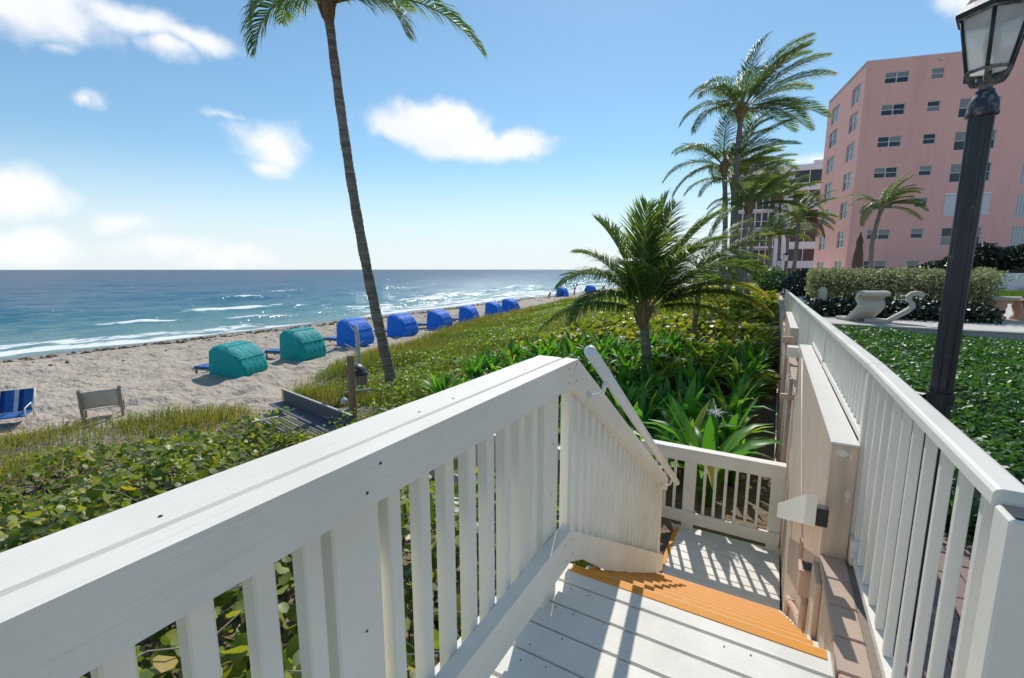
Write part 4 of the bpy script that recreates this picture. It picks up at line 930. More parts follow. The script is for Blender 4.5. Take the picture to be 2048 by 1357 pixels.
cover('sea_grape_cover', 'low sea grape foliage filling the dune beyond the lilies', 30000, (-7, .2), (11, 36), (.10, .17), 'sea_grape_mass', 'round', lambda x, y, xe: .35 + .55 * vnoise(x * .6, y * .6, 43), lambda x, y, xe: .9 / (1 + (np.hypot(x, y) / 26) ** 2) * (.35 + .65 * (vnoise(x * .5, y * .5, 44) > .35)))

def grass(name, label, n, xr, yr, hgt, dens, tintc=.45, width=.010, cat='grass'):
    x, y, xe = veg_points(n, xr, yr, dens); m = len(x); d = np.hypot(x, y)
    z = ground_z(x, y) - .02
    clump = vnoise(x * .9, y * .9, 51); h = hgt * RNG.uniform(.5, 1.15, m) * (.55 + .8 * clump)
    a = RNG.normal(0, .9, m); bend = RNG.uniform(.15, .75, m)
    bd = np.stack([np.cos(a) * .85 + .15, np.sin(a) * .8 + .2, np.zeros(m)], 1)
    w = width * (1 + d * .03) * RNG.uniform(.7, 1.3, m)
    sdv = np.stack([-np.sin(a), np.cos(a), np.zeros(m)], 1); th = RNG.uniform(0, 6.28, m); sdv = np.stack([np.cos(th), np.sin(th), np.zeros(m)], 1)
    B = np.stack([x, y, z], 1); up = np.array([0, 0, 1.0])
    M_ = B + up * (h * .6)[:, None] + bd * (h * bend * .28)[:, None]; T_ = M_ + up * (h * .40 * (1 - bend))[:, None] + bd * (h * (.25 + bend * .55))[:, None]
    s_ = sdv * w[:, None]
    V = np.stack([B - s_, B + s_, M_ - s_ * .8, M_ + s_ * .8, T_], 1).reshape(-1, 3)
    k = np.arange(m)[:, None] * 5
    big = vnoise(x * .28, y * .28, 52)
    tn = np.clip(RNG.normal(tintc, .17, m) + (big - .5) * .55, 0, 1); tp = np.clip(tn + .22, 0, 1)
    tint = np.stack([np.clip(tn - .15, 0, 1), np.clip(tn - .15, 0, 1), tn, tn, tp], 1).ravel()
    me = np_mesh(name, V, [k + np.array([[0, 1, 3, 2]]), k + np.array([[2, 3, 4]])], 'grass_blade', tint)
    return props(obj(name, me), label, cat, kind='stuff')
gd = lambda x, y, xe: np.where(y < 6.3, np.clip((-11.2 - x) / 1.4, .03, 1), np.where(x < -5.6, 1, .18)) * np.clip((x - xe) / .8 + .1, 0, 1) * (.35 + .65 * (vnoise(x * .5, y * .5, 53) > .3)) * (1 - .75 * np.clip((x - xe - 4.5) / 5, 0, 1)) / (1 + (np.hypot(x, y) / 34) ** 2)
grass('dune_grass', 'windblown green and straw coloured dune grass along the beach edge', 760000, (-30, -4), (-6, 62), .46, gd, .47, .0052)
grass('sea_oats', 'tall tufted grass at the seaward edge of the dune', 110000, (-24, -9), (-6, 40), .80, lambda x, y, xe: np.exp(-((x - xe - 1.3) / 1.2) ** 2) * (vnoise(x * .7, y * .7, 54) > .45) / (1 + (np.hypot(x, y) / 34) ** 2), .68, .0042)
grass('far_dune_growth', 'far dune vegetation running down the beach', 60000, (-34, .2), (55, 400), .9, lambda x, y, xe: np.clip((120 / np.hypot(x, y)) ** 1.5, 0, 1), .5, .012)
# bare runners and dead stems lying over the shrubs
mb = MB()
for q in range(420):
    x = rleaf.uniform(-13, -1.5) if q % 3 else rleaf.uniform(-7, 0); y = rleaf.uniform(-2, 7) if q % 3 else rleaf.uniform(12, 22)
    if 4.2 < y < 6.2 and x > -5.3: continue
    a = rleaf.uniform(0, 6.28); l = rleaf.uniform(.25, .8)
    def cz(x, y): return (float(canopy(np.array([x]), np.array([y]))[0]) if y < 7 else gz(x, y) + .5) + rleaf.uniform(-.03, .12)
    pts = [(x + math.cos(a) * l * t_, y + math.sin(a) * l * t_, cz(x + math.cos(a) * l * t_, y + math.sin(a) * l * t_)) for t_ in (0, .35, .7, 1)]
    mb.tube(pts, [.007, .006, .005, .003], 4, cap=False)
props(mb.build('dead_runners', 'stem_pale', None, True), 'pale dead stems tangled over the sea grape', 'stems', kind='stuff')

# ------------------------------------------------------------------ spider lilies
def strap_leaf(rng, L, wid, bend, seg=7):
    t = np.linspace(0, 1, seg); w = wid * np.sin(np.clip(.22 + t * .78, 0, 1) * math.pi) ** .7 + .004; w[-1] = .004
    ang = R(80) - bend * t ** 1.4; dx = np.cos(ang) * L / (seg - 1); dz = np.sin(ang) * L / (seg - 1)
    x = np.concatenate([[0], np.cumsum(dx[:-1])]); z = np.concatenate([[0], np.cumsum(dz[:-1])])
    V = []
    for i in range(seg): V += [(x[i], -w[i], z[i] + w[i] * .45), (x[i], 0, z[i]), (x[i], w[i], z[i] + w[i] * .45)]
    F = []
    for i in range(seg - 1): F += [(i * 3, i * 3 + 1, i * 3 + 4, i * 3 + 3), (i * 3 + 1, i * 3 + 2, i * 3 + 5, i * 3 + 4)]
    return np.array(V), np.array(F)
rl = np.random.default_rng(5)
strap_me = []
for k in range(6):
    V, F = strap_leaf(rl, 1.12, .068, (.5, .9, 1.3, 1.7, 2.1, 2.5)[k]); strap_me.append(np_mesh('leaf', V, [F], 'lily_leaf', smooth=True))
def lily_foliage(seed, n=24):
    rg = np.random.default_rng(seed); Vs, Fs, T_ = [], [], []; b = 0
    for k in range(n):
        V, F = strap_leaf(rg, rg.uniform(.8, 1.15), rg.uniform(.055, .075), rg.uniform(.4, 2.0)); a = rg.uniform(0, 6.28); c_, s_ = math.cos(a), math.sin(a)
        V = np.stack([V[:, 0] * c_ - V[:, 1] * s_, V[:, 0] * s_ + V[:, 1] * c_, V[:, 2]], 1); Vs.append(V); Fs.append(F + b); b += len(V); T_.append(np.full(len(V), np.clip(rg.normal(.42, .25), 0, 1)))
    me = np_mesh('foliage', np.concatenate(Vs), [np.concatenate(Fs)], 'lily_mass', np.concatenate(T_), smooth=True); return me
lil_me = [lily_foliage(100 + k) for k in range(6)]
def flower(parent, p, s=1.0):
    mb = MB()
    for k in range(18):
        a = 6.28 * k / 18 + rl.uniform(-.2, .2); e = rl.uniform(-.1, 1.0); l = rl.uniform(.09, .15) * s
        d = Vector((math.cos(a) * math.cos(e), math.sin(a) * math.cos(e), math.sin(e))); q = Vector(p)
        mb.tube([q, q + d * l * .6, q + d * l + Vector((0, 0, -.03 * s))], [.005 * s, .007 * s, .002], 4, cap=False)
    fl = mb.build('flower', 'flower_white', parent)
    MB().tube([(p[0] * .2, p[1] * .2, 0), p], .011, 6).build('flower_stalk', 'lily_leaf', parent); return fl
near_l = [(-.62, 6.75), (-1.45, 7.0), (-2.35, 6.75), (-1.05, 7.7), (-3.2, 7.2), (-2.0, 7.9), (-.45, 8.3), (-1.3, 8.7), (-3.0, 8.5), (-.55, 9.5)]
LAB = ['largest spider lily, in white bloom, just beyond the landing railing', 'spider lily behind the middle of the landing railing, without bloom', 'spider lily behind the foot of the round handrail', 'spider lily directly behind the big blooming one', 'spider lily beyond the top of the stair railing', 'spider lily in front of the young palm trunk',
       'spider lily close to the tan wall, behind the blooming one', 'spider lily right of the young palm base', 'spider lily left of the young palm base', 'spider lily close to the tan wall, level with the young palm']
for i, (x, y) in enumerate(near_l):
    s = (1.45, 1.15, 1.2, 1.25, 1.15, 1.2, 1.2, 1.15, 1.15, 1.15)[i]
    o = thing('spider_lily', LAB[i], 'plant', (x, y, gz(x, y) - .03), rl.uniform(0, 6.28), 'spider lilies beyond the landing')
    nl_ = 24 if i < 5 else 20
    for k in range(nl_):
        v = min(5, int(k / nl_ * 6)); q = rl.uniform(.75, 1.08) * s
        obj('leaf', strap_me[v], o, (0, 0, 0), (rl.uniform(-.12, .12), rl.uniform(-.1, .1), k * 2.4 + rl.uniform(-.3, .3)), (q, q * rl.uniform(.8, 1.15), q * rl.uniform(.9, 1.1)))
    if i in (0, 6, 8): flower(o, (.03, .05, .98 * s if i == 0 else .9), 1.2 if i == 0 else 1)
k = 0; spots = []
tries = 0
while len(spots) < 95 and tries < 4000:
    tries += 1
    y = rl.uniform(6.6, 14.2); x = rl.uniform(-6.8, -.25)
    if x < -3.6 and y < 8.3: continue
    if y > 10.8 + (x + 7) * .42 + 1.5: continue
    if any((x - a) ** 2 + (y - b) ** 2 < .34 for a, b in spots + near_l) or (x + 2.70) ** 2 + (y - 12.2) ** 2 < .2: continue
    spots.append((x, y))
for i, (x, y) in enumerate(sorted(spots, key=lambda p: p[1])):
    s = rl.uniform(.9, 1.2)
    o = thing('spider_lily', 'dark green strap leaved spider lily in the mass behind the landing', 'plant', (x, y, gz(x, y) - .03), rl.uniform(0, 6.28), 'spider lily mass')
    obj('foliage', lil_me[i % 6], o, (0, 0, 0), (0, 0, 0), (s, s, s))
    if i % 14 == 3: flower(o, (.03, .04, .88 * s))

# ------------------------------------------------------------------ beach cabanas and loungers
def cabana_meshes(trim, fab):
    prof = [(.74, .0), (.80, .30), (.78, .52), (.66, .86), (.44, 1.16), (.14, 1.36), (-.14, 1.42), (-.38, 1.38), (-.56, 1.27)]   # back foot .. front top edge
    dense = []
    for i in range(len(prof) - 1):
        for q in range(3):
            t_ = q / 3; dense.append((prof[i][0] * (1 - t_) + prof[i + 1][0] * t_, prof[i][1] * (1 - t_) + prof[i + 1][1] * t_))
    dense.append(prof[-1]); n = len(dense); ny = 17; mb = MB(); vs = []
    for j in range(ny):
        y = -.80 + 1.6 * j / (ny - 1); e = abs(y) / .8; ins = .10 * max(0, (e - .72) / .28) ** 2
        for i, (x, z) in enumerate(dense):
            pf = .018 * math.sin(j * 2.1 + i * .6) + .022 * abs(math.sin(i * math.pi / 8))
            cx, cz = -.05, .35; dx, dz = x - cx, z - cz; l = math.hypot(dx, dz); k_ = 1 - ins / l + pf / l
            vs.append((cx + dx * k_, y, max(0, cz + dz * k_)))
    fs = [(j * n + i, j * n + i + 1, (j + 1) * n + i + 1, (j + 1) * n + i) for j in range(ny - 1) for i in range(n - 1)]
    mb.add(vs, fs); hood = mb.mesh('hood', fab, True)
    sides = []
    for sgn in (-1, 1):
        m2 = MB(); vv = [vs[(0 if sgn < 0 else ny - 1) * n + i] for i in range(n)] + [(-.60, sgn * .80, .02)]
        c_ = (.05, sgn * .835, .55); m2.add(vv + [c_], [(i, (i + 1) % (n + 1), n + 1) if sgn < 0 else ((i + 1) % (n + 1), i, n + 1) for i in range(n + 1)])
        sides.append(m2.mesh('side_panel', fab, True))
    seams = []
    for q in (9, 15):
        m3 = MB(); m3.tube([(vs[j * n + q][0] + .008, vs[j * n + q][1], vs[j * n + q][2] + .006) for j in range(ny)], .016, 6); seams.append(m3.mesh('seam', trim, True))
    return hood, sides, seams
CM = {k: cabana_meshes(k + '_trim', k) for k in ('fabric_teal', 'fabric_blue')}
lounge_c = MB().box(-1.95, -.30, -.31, .31, .27, .35, .03).mesh('cushion', 'cushion_blue')
lounge_f = MB().box(-1.97, -.28, -.34, .34, .20, .262, .008).mesh('bed_frame', 'weathered_wood')
lounge_l = MB().box(-.035, .035, -.035, .035, 0, .20, .004).mesh('leg', 'weathered_wood')
def cabana(x, y, fab, lab, rz=R(14), s=1.0, lounger=True, llab=None):
    z = gz(x, y) - .03
    o = thing('beach_cabana', lab, 'cabana', (x, y, z), rz + .12 * math.sin(y * 3.1), 'hooded beach cabanas in a row'); o.scale = (s * (1 + .06 * math.sin(y * 5)), s, s * (1 + .05 * math.sin(y * 2.3)))
    h, sd2, sm = CM[fab]; obj('hood', h, o)
    for q in sd2: obj('side_panel', q, o)
    for q in sm: obj('seam', q, o)
    if lounger:
        lo = thing('beach_lounger', llab, 'lounger', (x, y, z), rz, 'loungers under the cabanas'); lo.scale = (s, s, s)
        obj('cushion', lounge_c, lo); obj('bed_frame', lounge_f, lo)
        for lx in (-1.85, -.45):
            for ly in (-.27, .27): obj('leg', lounge_l, lo, (lx, ly, 0))
CB = [(-19.0, 10.4, 'fabric_teal', 'teal hooded beach cabana nearest the viewer, two seams across its back', 'blue cushioned lounger poking out of the nearer teal cabana'),
      (-19.6, 13.85, 'fabric_teal', 'teal hooded beach cabana farther from the viewer, beside the first blue one', 'blue cushioned lounger poking out of the farther teal cabana'),
      (-20.1, 17.5, 'fabric_blue', 'blue hooded cabana right behind the driftwood post', 'lounger poking out of the blue cabana behind the driftwood post'),
      (-20.8, 22.0, 'fabric_blue', 'blue hooded cabana just right of the tall leaning trunk', 'lounger of the blue cabana right of the tall trunk'),
      (-21.2, 26.3, 'fabric_blue', 'blue hooded cabana, third blue one counted from the teal pair', 'lounger of the third blue cabana'),
      (-22.0, 31.2, 'fabric_blue', 'blue hooded cabana, fourth blue one counted from the teal pair', 'lounger of the fourth blue cabana'),
      (-23.3, 37.2, 'fabric_blue', 'blue hooded cabana, left one of the close pair at the row end', None),
      (-23.4, 40.6, 'fabric_blue', 'blue hooded cabana, right one of the close pair at the row end', None)]
for i, (x, y, f, a, b) in enumerate(CB): cabana(x, y, f, a, R((16, 16, 14, 12, 10, 8, 6, 6)[i]), 1.0, b is not None, b)
cabana(-18.9, 2.55, 'fabric_blue', 'blue hooded cabana cut by the left picture edge', R(5), 1.0, False)
cabana(-31.0, 71.5, 'fabric_blue', 'small far blue cabana leaning open near the water', R(-10), 1.15, False)
cabana(-33.4, 92, 'fabric_blue', 'farthest small blue cabana by the hanging palm frond', R(-10), 1.15, False)
# low far loungers, dark against the glitter
for i, (x, y, lab) in enumerate([(-31.6, 66.5, 'leftmost dark beach chair far down the shore'), (-31.3, 68.2, 'middle dark beach chair far down the shore'), (-31.1, 69.8, 'dark beach chair touching the far blue cabana'), (-33.3, 87.5, 'dark beach chair before the farthest blue cabana'), (-33.2, 99.0, 'grey tilted beach chair beyond the farthest cabana')]):
    o = thing('beach_chair', lab, 'chair', (x, y, gz(x, y)), R(20 * i), 'far dark beach chairs')
    MB().box(-.35, .35, -.3, .3, .28, .34, .02).build('seat', 'dark_plastic', o)
    MB().box(-.03, .03, -.3, .3, 0, .85, .01, M=Matrix.Translation((.36, 0, .28)) @ Matrix.Rotation(R(28), 4, 'Y')).build('backrest', 'dark_plastic', o)
    for lx in (-.3, .3):
        for ly in (-.27, .27): MB().box(lx - .025, lx + .025, ly - .025, ly + .025, 0, .28).build('leg', 'dark_plastic', o)
o = thing('driftwood_post', 'far forked dark post standing on the beach', 'post', (-31.8, 79, gz(-31.8, 79)))
MB().tube([(0, 0, -.1), (.02, 0, 1.0), (-.25, .1, 2.0)], [.16, .13, .09], 7).build('stem', 'weathered_wood', o, True); MB().tube([(.02, 0, .9), (.35, .1, 1.5), (.45, .1, 2.0)], [.12, .10, .16], 7).build('fork', 'weathered_wood', o, True)
# folding chair with striped fabric at the left edge
cx, cy = -18.0, 3.70
o = thing('folding_beach_chair', 'blue and white striped folding chair beside the blue cabana at left', 'chair', (cx, cy, gz(cx, cy)), R(62))
for k in range(7):
    x0 = -.33 + k * .095
    MB().box(x0, x0 + .093, -.02, .02, 0, .66, .004, M=Matrix.Translation((0, .18, .28)) @ Matrix.Rotation(R(-34), 4, 'X')).build('back_stripe', ('stripe_navy', 'cushion_blue', 'cushion_blue', 'stripe_white')[k % 4], o)
    MB().box(x0, x0 + .093, -.42, .16, .24, .275, .004).build('seat_stripe', ('cushion_blue', 'stripe_navy', 'cushion_blue', 'cushion_blue')[k % 4], o)
for sx in (-.36, .36):
    MB().tube([(sx, -.45, .0), (sx, -.45, .48), (sx, .05, .52), (sx, .30, .0)], .018, 8).build('arm_frame', 'white_metal', o, True)
    MB().tube([(sx, .1, .12), (sx, .55, .84)], .016, 8).build('back_frame', 'white_metal', o, True)
# weathered canvas chair seen from behind
cx, cy = -16.2, 5.05
o = thing('canvas_chair', 'weathered wooden chair with a pale canvas back, seen from behind in the sand', 'chair', (cx, cy, gz(cx, cy) - .05), R(68))
for sx in (-.42, .42):
    MB().box(sx - .035, sx + .035, -.05, .05, 0, 1.0, .006, M=Matrix.Translation((0, 0, .02)) @ Matrix.Rotation(R(14), 4, 'X')).build('back_post', 'weathered_wood', o)
    MB().box(sx - .03, sx + .03, .0, .68, .46, .50, .006).build('arm', 'weathered_wood', o); MB().box(sx - .03, sx + .03, .60, .66, 0, .46, .006).build('leg', 'weathered_wood', o)
me = MB(); n1 = 9; vs = []
for j in range(6):
    zz = .40 + j * .10; 
    for k in range(n1): xx = -.40 + .8 * k / (n1 - 1); vs.append((xx, -zz * .25 + .07 * math.sin(math.pi * k / (n1 - 1)), zz))
me.add(vs, [(j * n1 + k, j * n1 + k + 1, (j + 1) * n1 + k + 1, (j + 1) * n1 + k) for j in range(5) for k in range(n1 - 1)])
cv = me.build('canvas_back', 'canvas_beige', o, True); sm = cv.modifiers.new('thick', 'SOLIDIFY'); sm.thickness = .012
MB().box(-.40, .40, .05, .62, .33, .36, .008).build('seat', 'canvas_beige', o)
# ------------------------------------------------------------------ boardwalk end, post, bin, driftwood
bw = thing('boardwalk_end', 'slate coloured boardwalk end with a yellow tipped side board, sloping to the sand', 'boardwalk', (-10.4, 7.25, gz(-10.4, 7.25)), 0)
A = Vector((-8.0, 6.75, -2.18)); B = Vector((-12.35, 7.95, -2.42)); dv = (B - A); ang = math.atan2(dv.y, dv.x)
Mb = Matrix.Translation(A) @ Matrix.Rotation(ang, 4, 'Z') @ Matrix.Rotation(math.atan2(.24, dv.length), 4, 'Y')
Lb = dv.length
def bwb(name, mat, x0, x1, y0, y1, z0, z1, b=.004): return at0(MB().box(x0, x1, y0, y1, z0, z1, b, M=Mb).build(name, mat), bw)
bwb('side_board', 'slate_board', 0, Lb - .16, -.045, 0, -.02, .36)
bwb('side_board_cap', 'driftwood', 0, Lb - .16, -.052, .007, .361, .385)
bwb('yellow_tip', 'yellow_paint', Lb - .157, Lb, -.045, 0, -.02, .386)
x = 0
while x < Lb - .5: bwb('floor_plank', 'slate_board', x, x + .89, .004, .40, -.02, .015); x += .90
for k in range(11): bwb('slat', 'plank_grey', .2, 2.6, .50 + k * .062, .535 + k * .062, .0 - .012 * (k % 3), .045 - .012 * (k % 3))
bwb('cross_bar', 'driftwood', 2.62, 2.70, .70, 1.5, .0, .05)
o = thing('wooden_post', 'round brown timber post standing just beyond the guardrail', 'post', (-8.75, 7.45, gz(-8.75, 7.45) - .1), R(20))
MB().lathe([(.095, 0), (.092, 1.0), (.088, 1.62), (.080, 1.66)], 16).build('pole', 'post_wood', o)
MB().lathe([(.079, 1.6605), (.06, 1.672)], 16).build('end_grain', 'weathered_wood', o)
bxx, byy = -11.15, 9.72
o = thing('trash_bin', 'slatted wooden trash bin with a dark domed lid behind the wooden post', 'trash bin', (bxx, byy, gz(bxx, byy) - .05), R(10))
MB().lathe([(.27, .02), (.27, .80)], 20).build('liner', 'dark_plastic', o, True)
sl_me = MB().box(-.046, .046, -.012, .012, 0, .82, .004).mesh('slat', 'weathered_wood')
for k in range(18):
    a = 2 * math.pi * k / 18; obj('slat', sl_me, o, (.30 * math.cos(a), .30 * math.sin(a), .02), (0, 0, a + math.pi / 2))
MB().lathe([(.33, .82), (.33, .87), (.30, .90), (.27, .99), (.20, 1.09), (.10, 1.145), (.01, 1.16)], 24).build('lid', 'dark_plastic', o, True)
MB().box(-.16, .16, -.315, -.16, .90, 1.03, .02).build('lid_hood', 'dark_plastic', o)
o = thing('driftwood_tree', 'pale driftwood post with pegs, standing before the blue cabana', 'post', (-14.0, 12.3, gz(-14.0, 12.3) - .05), R(10))
MB().tube([(0, 0, -.1), (.03, 0, .9), (-.02, .02, 1.7), (-.04, .03, 2.05)], [.09, .08, .075, .05], 8).build('trunk', 'driftwood', o, True)
for p0, p1 in (((0, 0, 1.0), (-.42, -.25, 1.32)), ((0, 0, .95), (-.5, -.1, 1.15)), ((0, 0, 1.2), (.22, .12, 1.42)), ((-.02, .02, 1.7), (-.24, -.1, 2.0))):
    MB().tube([p0, ((p0[0] + p1[0]) / 2, (p0[1] + p1[1]) / 2, (p0[2] + p1[2]) / 2 + .02), p1], [.028, .022, .012], 6).build('peg', 'driftwood', o, True)
o = thing('bucket', 'white bucket on the sand beside the driftwood post', 'bucket', (-14.35, 12.25, gz(-14.35, 12.25)))
MB().lathe([(.17, 0), (.21, .42), (.22, .42), (.22, .45), (.20, .45), (.19, .40), (.15, .05)], 18).build('body', 'bucket_white', o, True)
MB().tube([(.22, 0, .42), (.15, .1, .56), (-.15, .1, .56), (-.22, 0, .42)], .006, 6).build('handle', 'dark_plastic', o, True)
o = thing('fallen_driftwood', 'pale bent driftwood limb lying in the grass below the tall palm', 'driftwood', (-10.2, 8.9, gz(-10.2, 8.9) + .25), R(25))
MB().tube([(-.45, 0, .1), (.0, .05, .16), (.45, .1, .20), (.72, .16, .05), (.95, .2, -.2)], [.025, .03, .034, .032, .02], 7).build('limb', 'driftwood', o, True)
MB().tube([(.72, .16, .05), (.9, .3, .12)], [.025, .01], 6).build('twig', 'driftwood', o, True)
o = thing('buoy', 'pale round float lying in the grass left of the wooden post', 'float', (-10.4, 8.55, gz(-10.4, 8.55) + .2)); MB().lathe([(.01, -.10), (.06, -.085), (.10, -.03), (.10, .035), (.06, .085), (.02, .10), (.02, .12)], 14).build('ball', 'bucket_white', o, True)
# seaweed and litter scattered on the sand
mb = MB(); rs = random.Random(4)
for q in range(600):
    x = -34.3 + rs.gauss(0, .55) + (rs.random() < .12) * rs.uniform(-1.5, 6); y = rs.uniform(-2, 70); x += (float(vnoise(np.array([y * .12]), np.array([0.0]), 9)[0]) - .5) * 2.2
    z = gz(x, y); s = rs.uniform(.03, .12); a = rs.uniform(0, 6.28)
    mb.tube([(x - math.cos(a) * s * 2, y - math.sin(a) * s * 2, z), (x, y, z + s * .6), (x + math.cos(a) * s * 2, y + math.sin(a) * s * 2, z)], [s * .3, s * .9, s * .3], 5)
props(mb.build('seaweed', 'stem_brown', None, True), 'dark seaweed wrack line along the wet sand', 'seaweed', kind='stuff')

# ------------------------------------------------------------------ right garden
def hedge_mass(name, parent, n, fn, size, kind, mat, nrm=None, tb=(2, 2.4), jit=.55):
    P, N_ = fn(n); N_ = N_ + RNG.normal(0, jit, N_.shape)
    return leaf_mass(name, P - np.array(parent.location), N_, RNG.uniform(*size, len(P)), kind, mat, RNG, np.clip(RNG.beta(*tb, len(P)), 0, 1), parent)
# glossy low hedge behind the fence
fc = thing('ficus_hedge', 'broad glossy dark green clipped hedge behind the white fence', 'hedge', (2.2, 6.5, -.03))
def ficus_pts(n):
    x = RNG.uniform(.78, 5.2, n); y = RNG.uniform(3.1, 10.4, n); k = (y > 3.1 + np.clip(x - .8, 0, .0)) & (y > 3.0)
    x, y = x[k], y[k]; top = .36 + (vnoise(x * 1.3, y * 1.3, 61) - .5) * .16 + (vnoise(x * 4, y * 4, 62) - .5) * .10 - .10 * np.clip((x - 2.6) / 2, 0, 1)
    edge = np.minimum(np.minimum(y - 3.1, x - .78), .35) / .35; top = top - .22 * (1 - np.clip(edge, 0, 1)) ** 2
    z = top - RNG.exponential(.05, len(x)); side = edge < .35; z = np.where(side & (RNG.random(len(x)) < .7), RNG.uniform(-.02, 1, len(x)) * top, z)
    N_ = np.tile(np.array([-.05, .1, .9]), (len(x), 1)); N_[side] += np.array([-.5, -.6, -.3])
    return np.stack([x, y, z], 1), N_
hedge_mass('foliage', fc, 60000, ficus_pts, (.032, .066), 'oval', 'ficus_leaf')
mb = MB()
for q in range(160):
    x, y = rs.uniform(.85, 3.2), rs.uniform(3.2, 9); mb.tube([(x - 2.2, y - 6.5, 0), (x + rs.uniform(-.1, .1) - 2.2, y + rs.uniform(-.1, .1) - 6.5, .30)], [.012, .005], 4)
st = mb.build('stems', 'stem_brown', fc, True); st['kind'] = 'stuff'
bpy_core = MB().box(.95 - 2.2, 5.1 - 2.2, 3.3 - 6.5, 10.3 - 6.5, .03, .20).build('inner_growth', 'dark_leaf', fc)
# planter wall in front of the terrace
pw = thing('planter_wall', 'low grey wall behind the glossy hedge, below the concrete chairs', 'wall', (3, 10.6, 0))
wbox('wall_face', 'wall_grey', pw, .56, 14, 10.5, 10.715, -.2, .395, .006); wbox('wall_cap', 'concrete_cream', pw, .55, 14.01, 10.485, 10.73, .396, .425, .006)
# S shaped concrete chairs
def schair(x, y, rz, lab, w):
    o = thing('concrete_chair', lab, 'chair', (x, y, .40), rz, 'S shaped concrete chairs'); o.scale = (.9, .9, .9)
    prof = [(-.42, 0), (-.30, .10), (-.12, .24), (-.02, .36), (-.03, .46), (-.10, .53), (-.11, .57), (-.08, .605), (-.02, .62), (.04, .61), (.075, .585)]
    t2 = .085; vs = []; n = len(prof)
    for yv in (-w / 2, w / 2):
        for side in (0, 1):
            for i, (a, z) in enumerate(prof):
                d = Vector((prof[min(i + 1, n - 1)][0] - prof[max(i - 1, 0)][0], prof[min(i + 1, n - 1)][1] - prof[max(i - 1, 0)][1])).normalized()
                vs.append((a - d.y * t2 * side, yv, z + d.x * t2 * side))
    fs = []
    for i in range(n - 1):
        fs += [(i, i + 1, n + i + 1, n + i), (2 * n + i, 3 * n + i, 3 * n + i + 1, 2 * n + i + 1), (i, 2 * n + i, 2 * n + i + 1, i + 1), (n + i, n + i + 1, 3 * n + i + 1, 3 * n + i)]
    fs += [(0, n, 3 * n, 2 * n), (n - 1, 3 * n - 1, 4 * n - 1, 2 * n - 1)]
    MB().add(vs, fs).build('shell', 'concrete_cream', o)
    MB().box(-.85, -.38, -w / 2, w / 2, .0, .08, .02).build('seat_slab', 'concrete_cream', o)
schair(1.72, 11.2, R(-66), 'wider S shaped concrete chair in front of the silver hedge', .52)
schair(2.40, 11.35, R(-8), 'narrower S shaped concrete chair, right of the wider one', .34)
# silver hedge with bare stems
sh = thing('silver_hedge', 'silvery green buttonwood hedge with bare lower stems behind the concrete chairs', 'hedge', (3, 14.0, .4))
def silver_pts(n):
    x = RNG.uniform(.75, 4.1, n); y = 13.6 + RNG.normal(0, .33, n); tp = 1.40 + (vnoise(x * 2.2, y * 2, 63) - .5) * .24
    z = .55 + (tp - .55) * RNG.beta(2.4, 1.15, n); dens = vnoise(x * 2.6 + 5, z * 3.2, 64)
    k = (dens > .30) | (z > 1.08); k &= RNG.random(n) < np.clip((z - .45) / .5, .25, 1)
    return np.stack([x, y, z], 1)[k], np.tile(np.array([-.2, -.35, .6]), (k.sum(), 1))
hedge_mass('foliage', sh, 30000, silver_pts, (.05, .085), 'small', 'silver_leaf', jit=.7)
mb = MB()
for q in range(70):
    x = rs.uniform(.8, 4.0); y = 13.6 + rs.uniform(-.2, .2); tx = x + rs.uniform(-.25, .25)
    mb.tube([(x - 3, y - 14, 0), ((x + tx) / 2 - 3 + rs.uniform(-.06, .06), y - 14, .42), (tx - 3, y - 14 + rs.uniform(-.1, .1), .85)], [.022, .015, .007], 5)
st = mb.build('stems', 'stem_brown', sh, True); st['kind'] = 'stuff'
ul = thing('dark_underplanting', 'low dark green planting along the foot of the silver hedge', 'plant bed', (3, 12.9, .4))
def ul_pts(n):
    x = RNG.uniform(.7, 3.9, n); y = 12.75 + RNG.normal(0, .28, n); z = .42 + .32 * RNG.random(n) * (.6 + .6 * vnoise(x * 2, y * 2, 65)); return np.stack([x, y, z], 1), np.tile(np.array([-.1, -.4, .7]), (n, 1))
hedge_mass('foliage', ul, 7000, ul_pts, (.06, .11), 'oval', 'dark_leaf')
# dark shrub at the far end of the fence
ds = thing('dark_shrub', 'dark rounded shrub at the far end of the white fence', 'shrub', (.9, 21.5, .2))
def ds_pts(n):
    d = RNG.normal(size=(n, 3)); d /= np.linalg.norm(d, axis=1, keepdims=True); r = RNG.uniform(.75, 1, (n, 1)); return np.array([1.25, 21.5, .75]) + d * r * np.array([1.0, .9, .72]), d
hedge_mass('foliage', ds, 5000, ds_pts, (.07, .12), 'oval', 'dark_leaf')
MB().tube([(.35, 0, 0), (.35, 0, .6)], [.06, .04], 6).build('trunk', 'stem_brown', ds, True)
wsr = thing('white_flowering_shrub', 'shrub dotted with white blossom beside the small black lamps', 'shrub', (-.1, 33, -.1))
def wf(n):
    d = RNG.normal(size=(n, 3)); d /= np.linalg.norm(d, axis=1, keepdims=True); return np.array([-.1, 33, .75]) + d * RNG.uniform(.6, 1, (n, 1)) * np.array([.9, .8, .85]), d
hedge_mass('foliage', wsr, 3000, wf, (.10, .17), 'oval', 'ficus_leaf'); P_, N_ = wf(260); lm = leaf_mass('blossom', P_ * 1.0 - np.array(wsr.location), N_, .12, 'oval', 'flower_white', RNG, None, wsr)
bo = thing('garden_bollard', 'pale round topped bollard between the fence and the silver hedge', 'bollard', (1.02, 12.9, .4)); MB().lathe([(.10, 0), (.10, .48), (.092, .56), (.06, .62), (.01, .64)], 16).build('body', 'concrete_cream', bo, True)
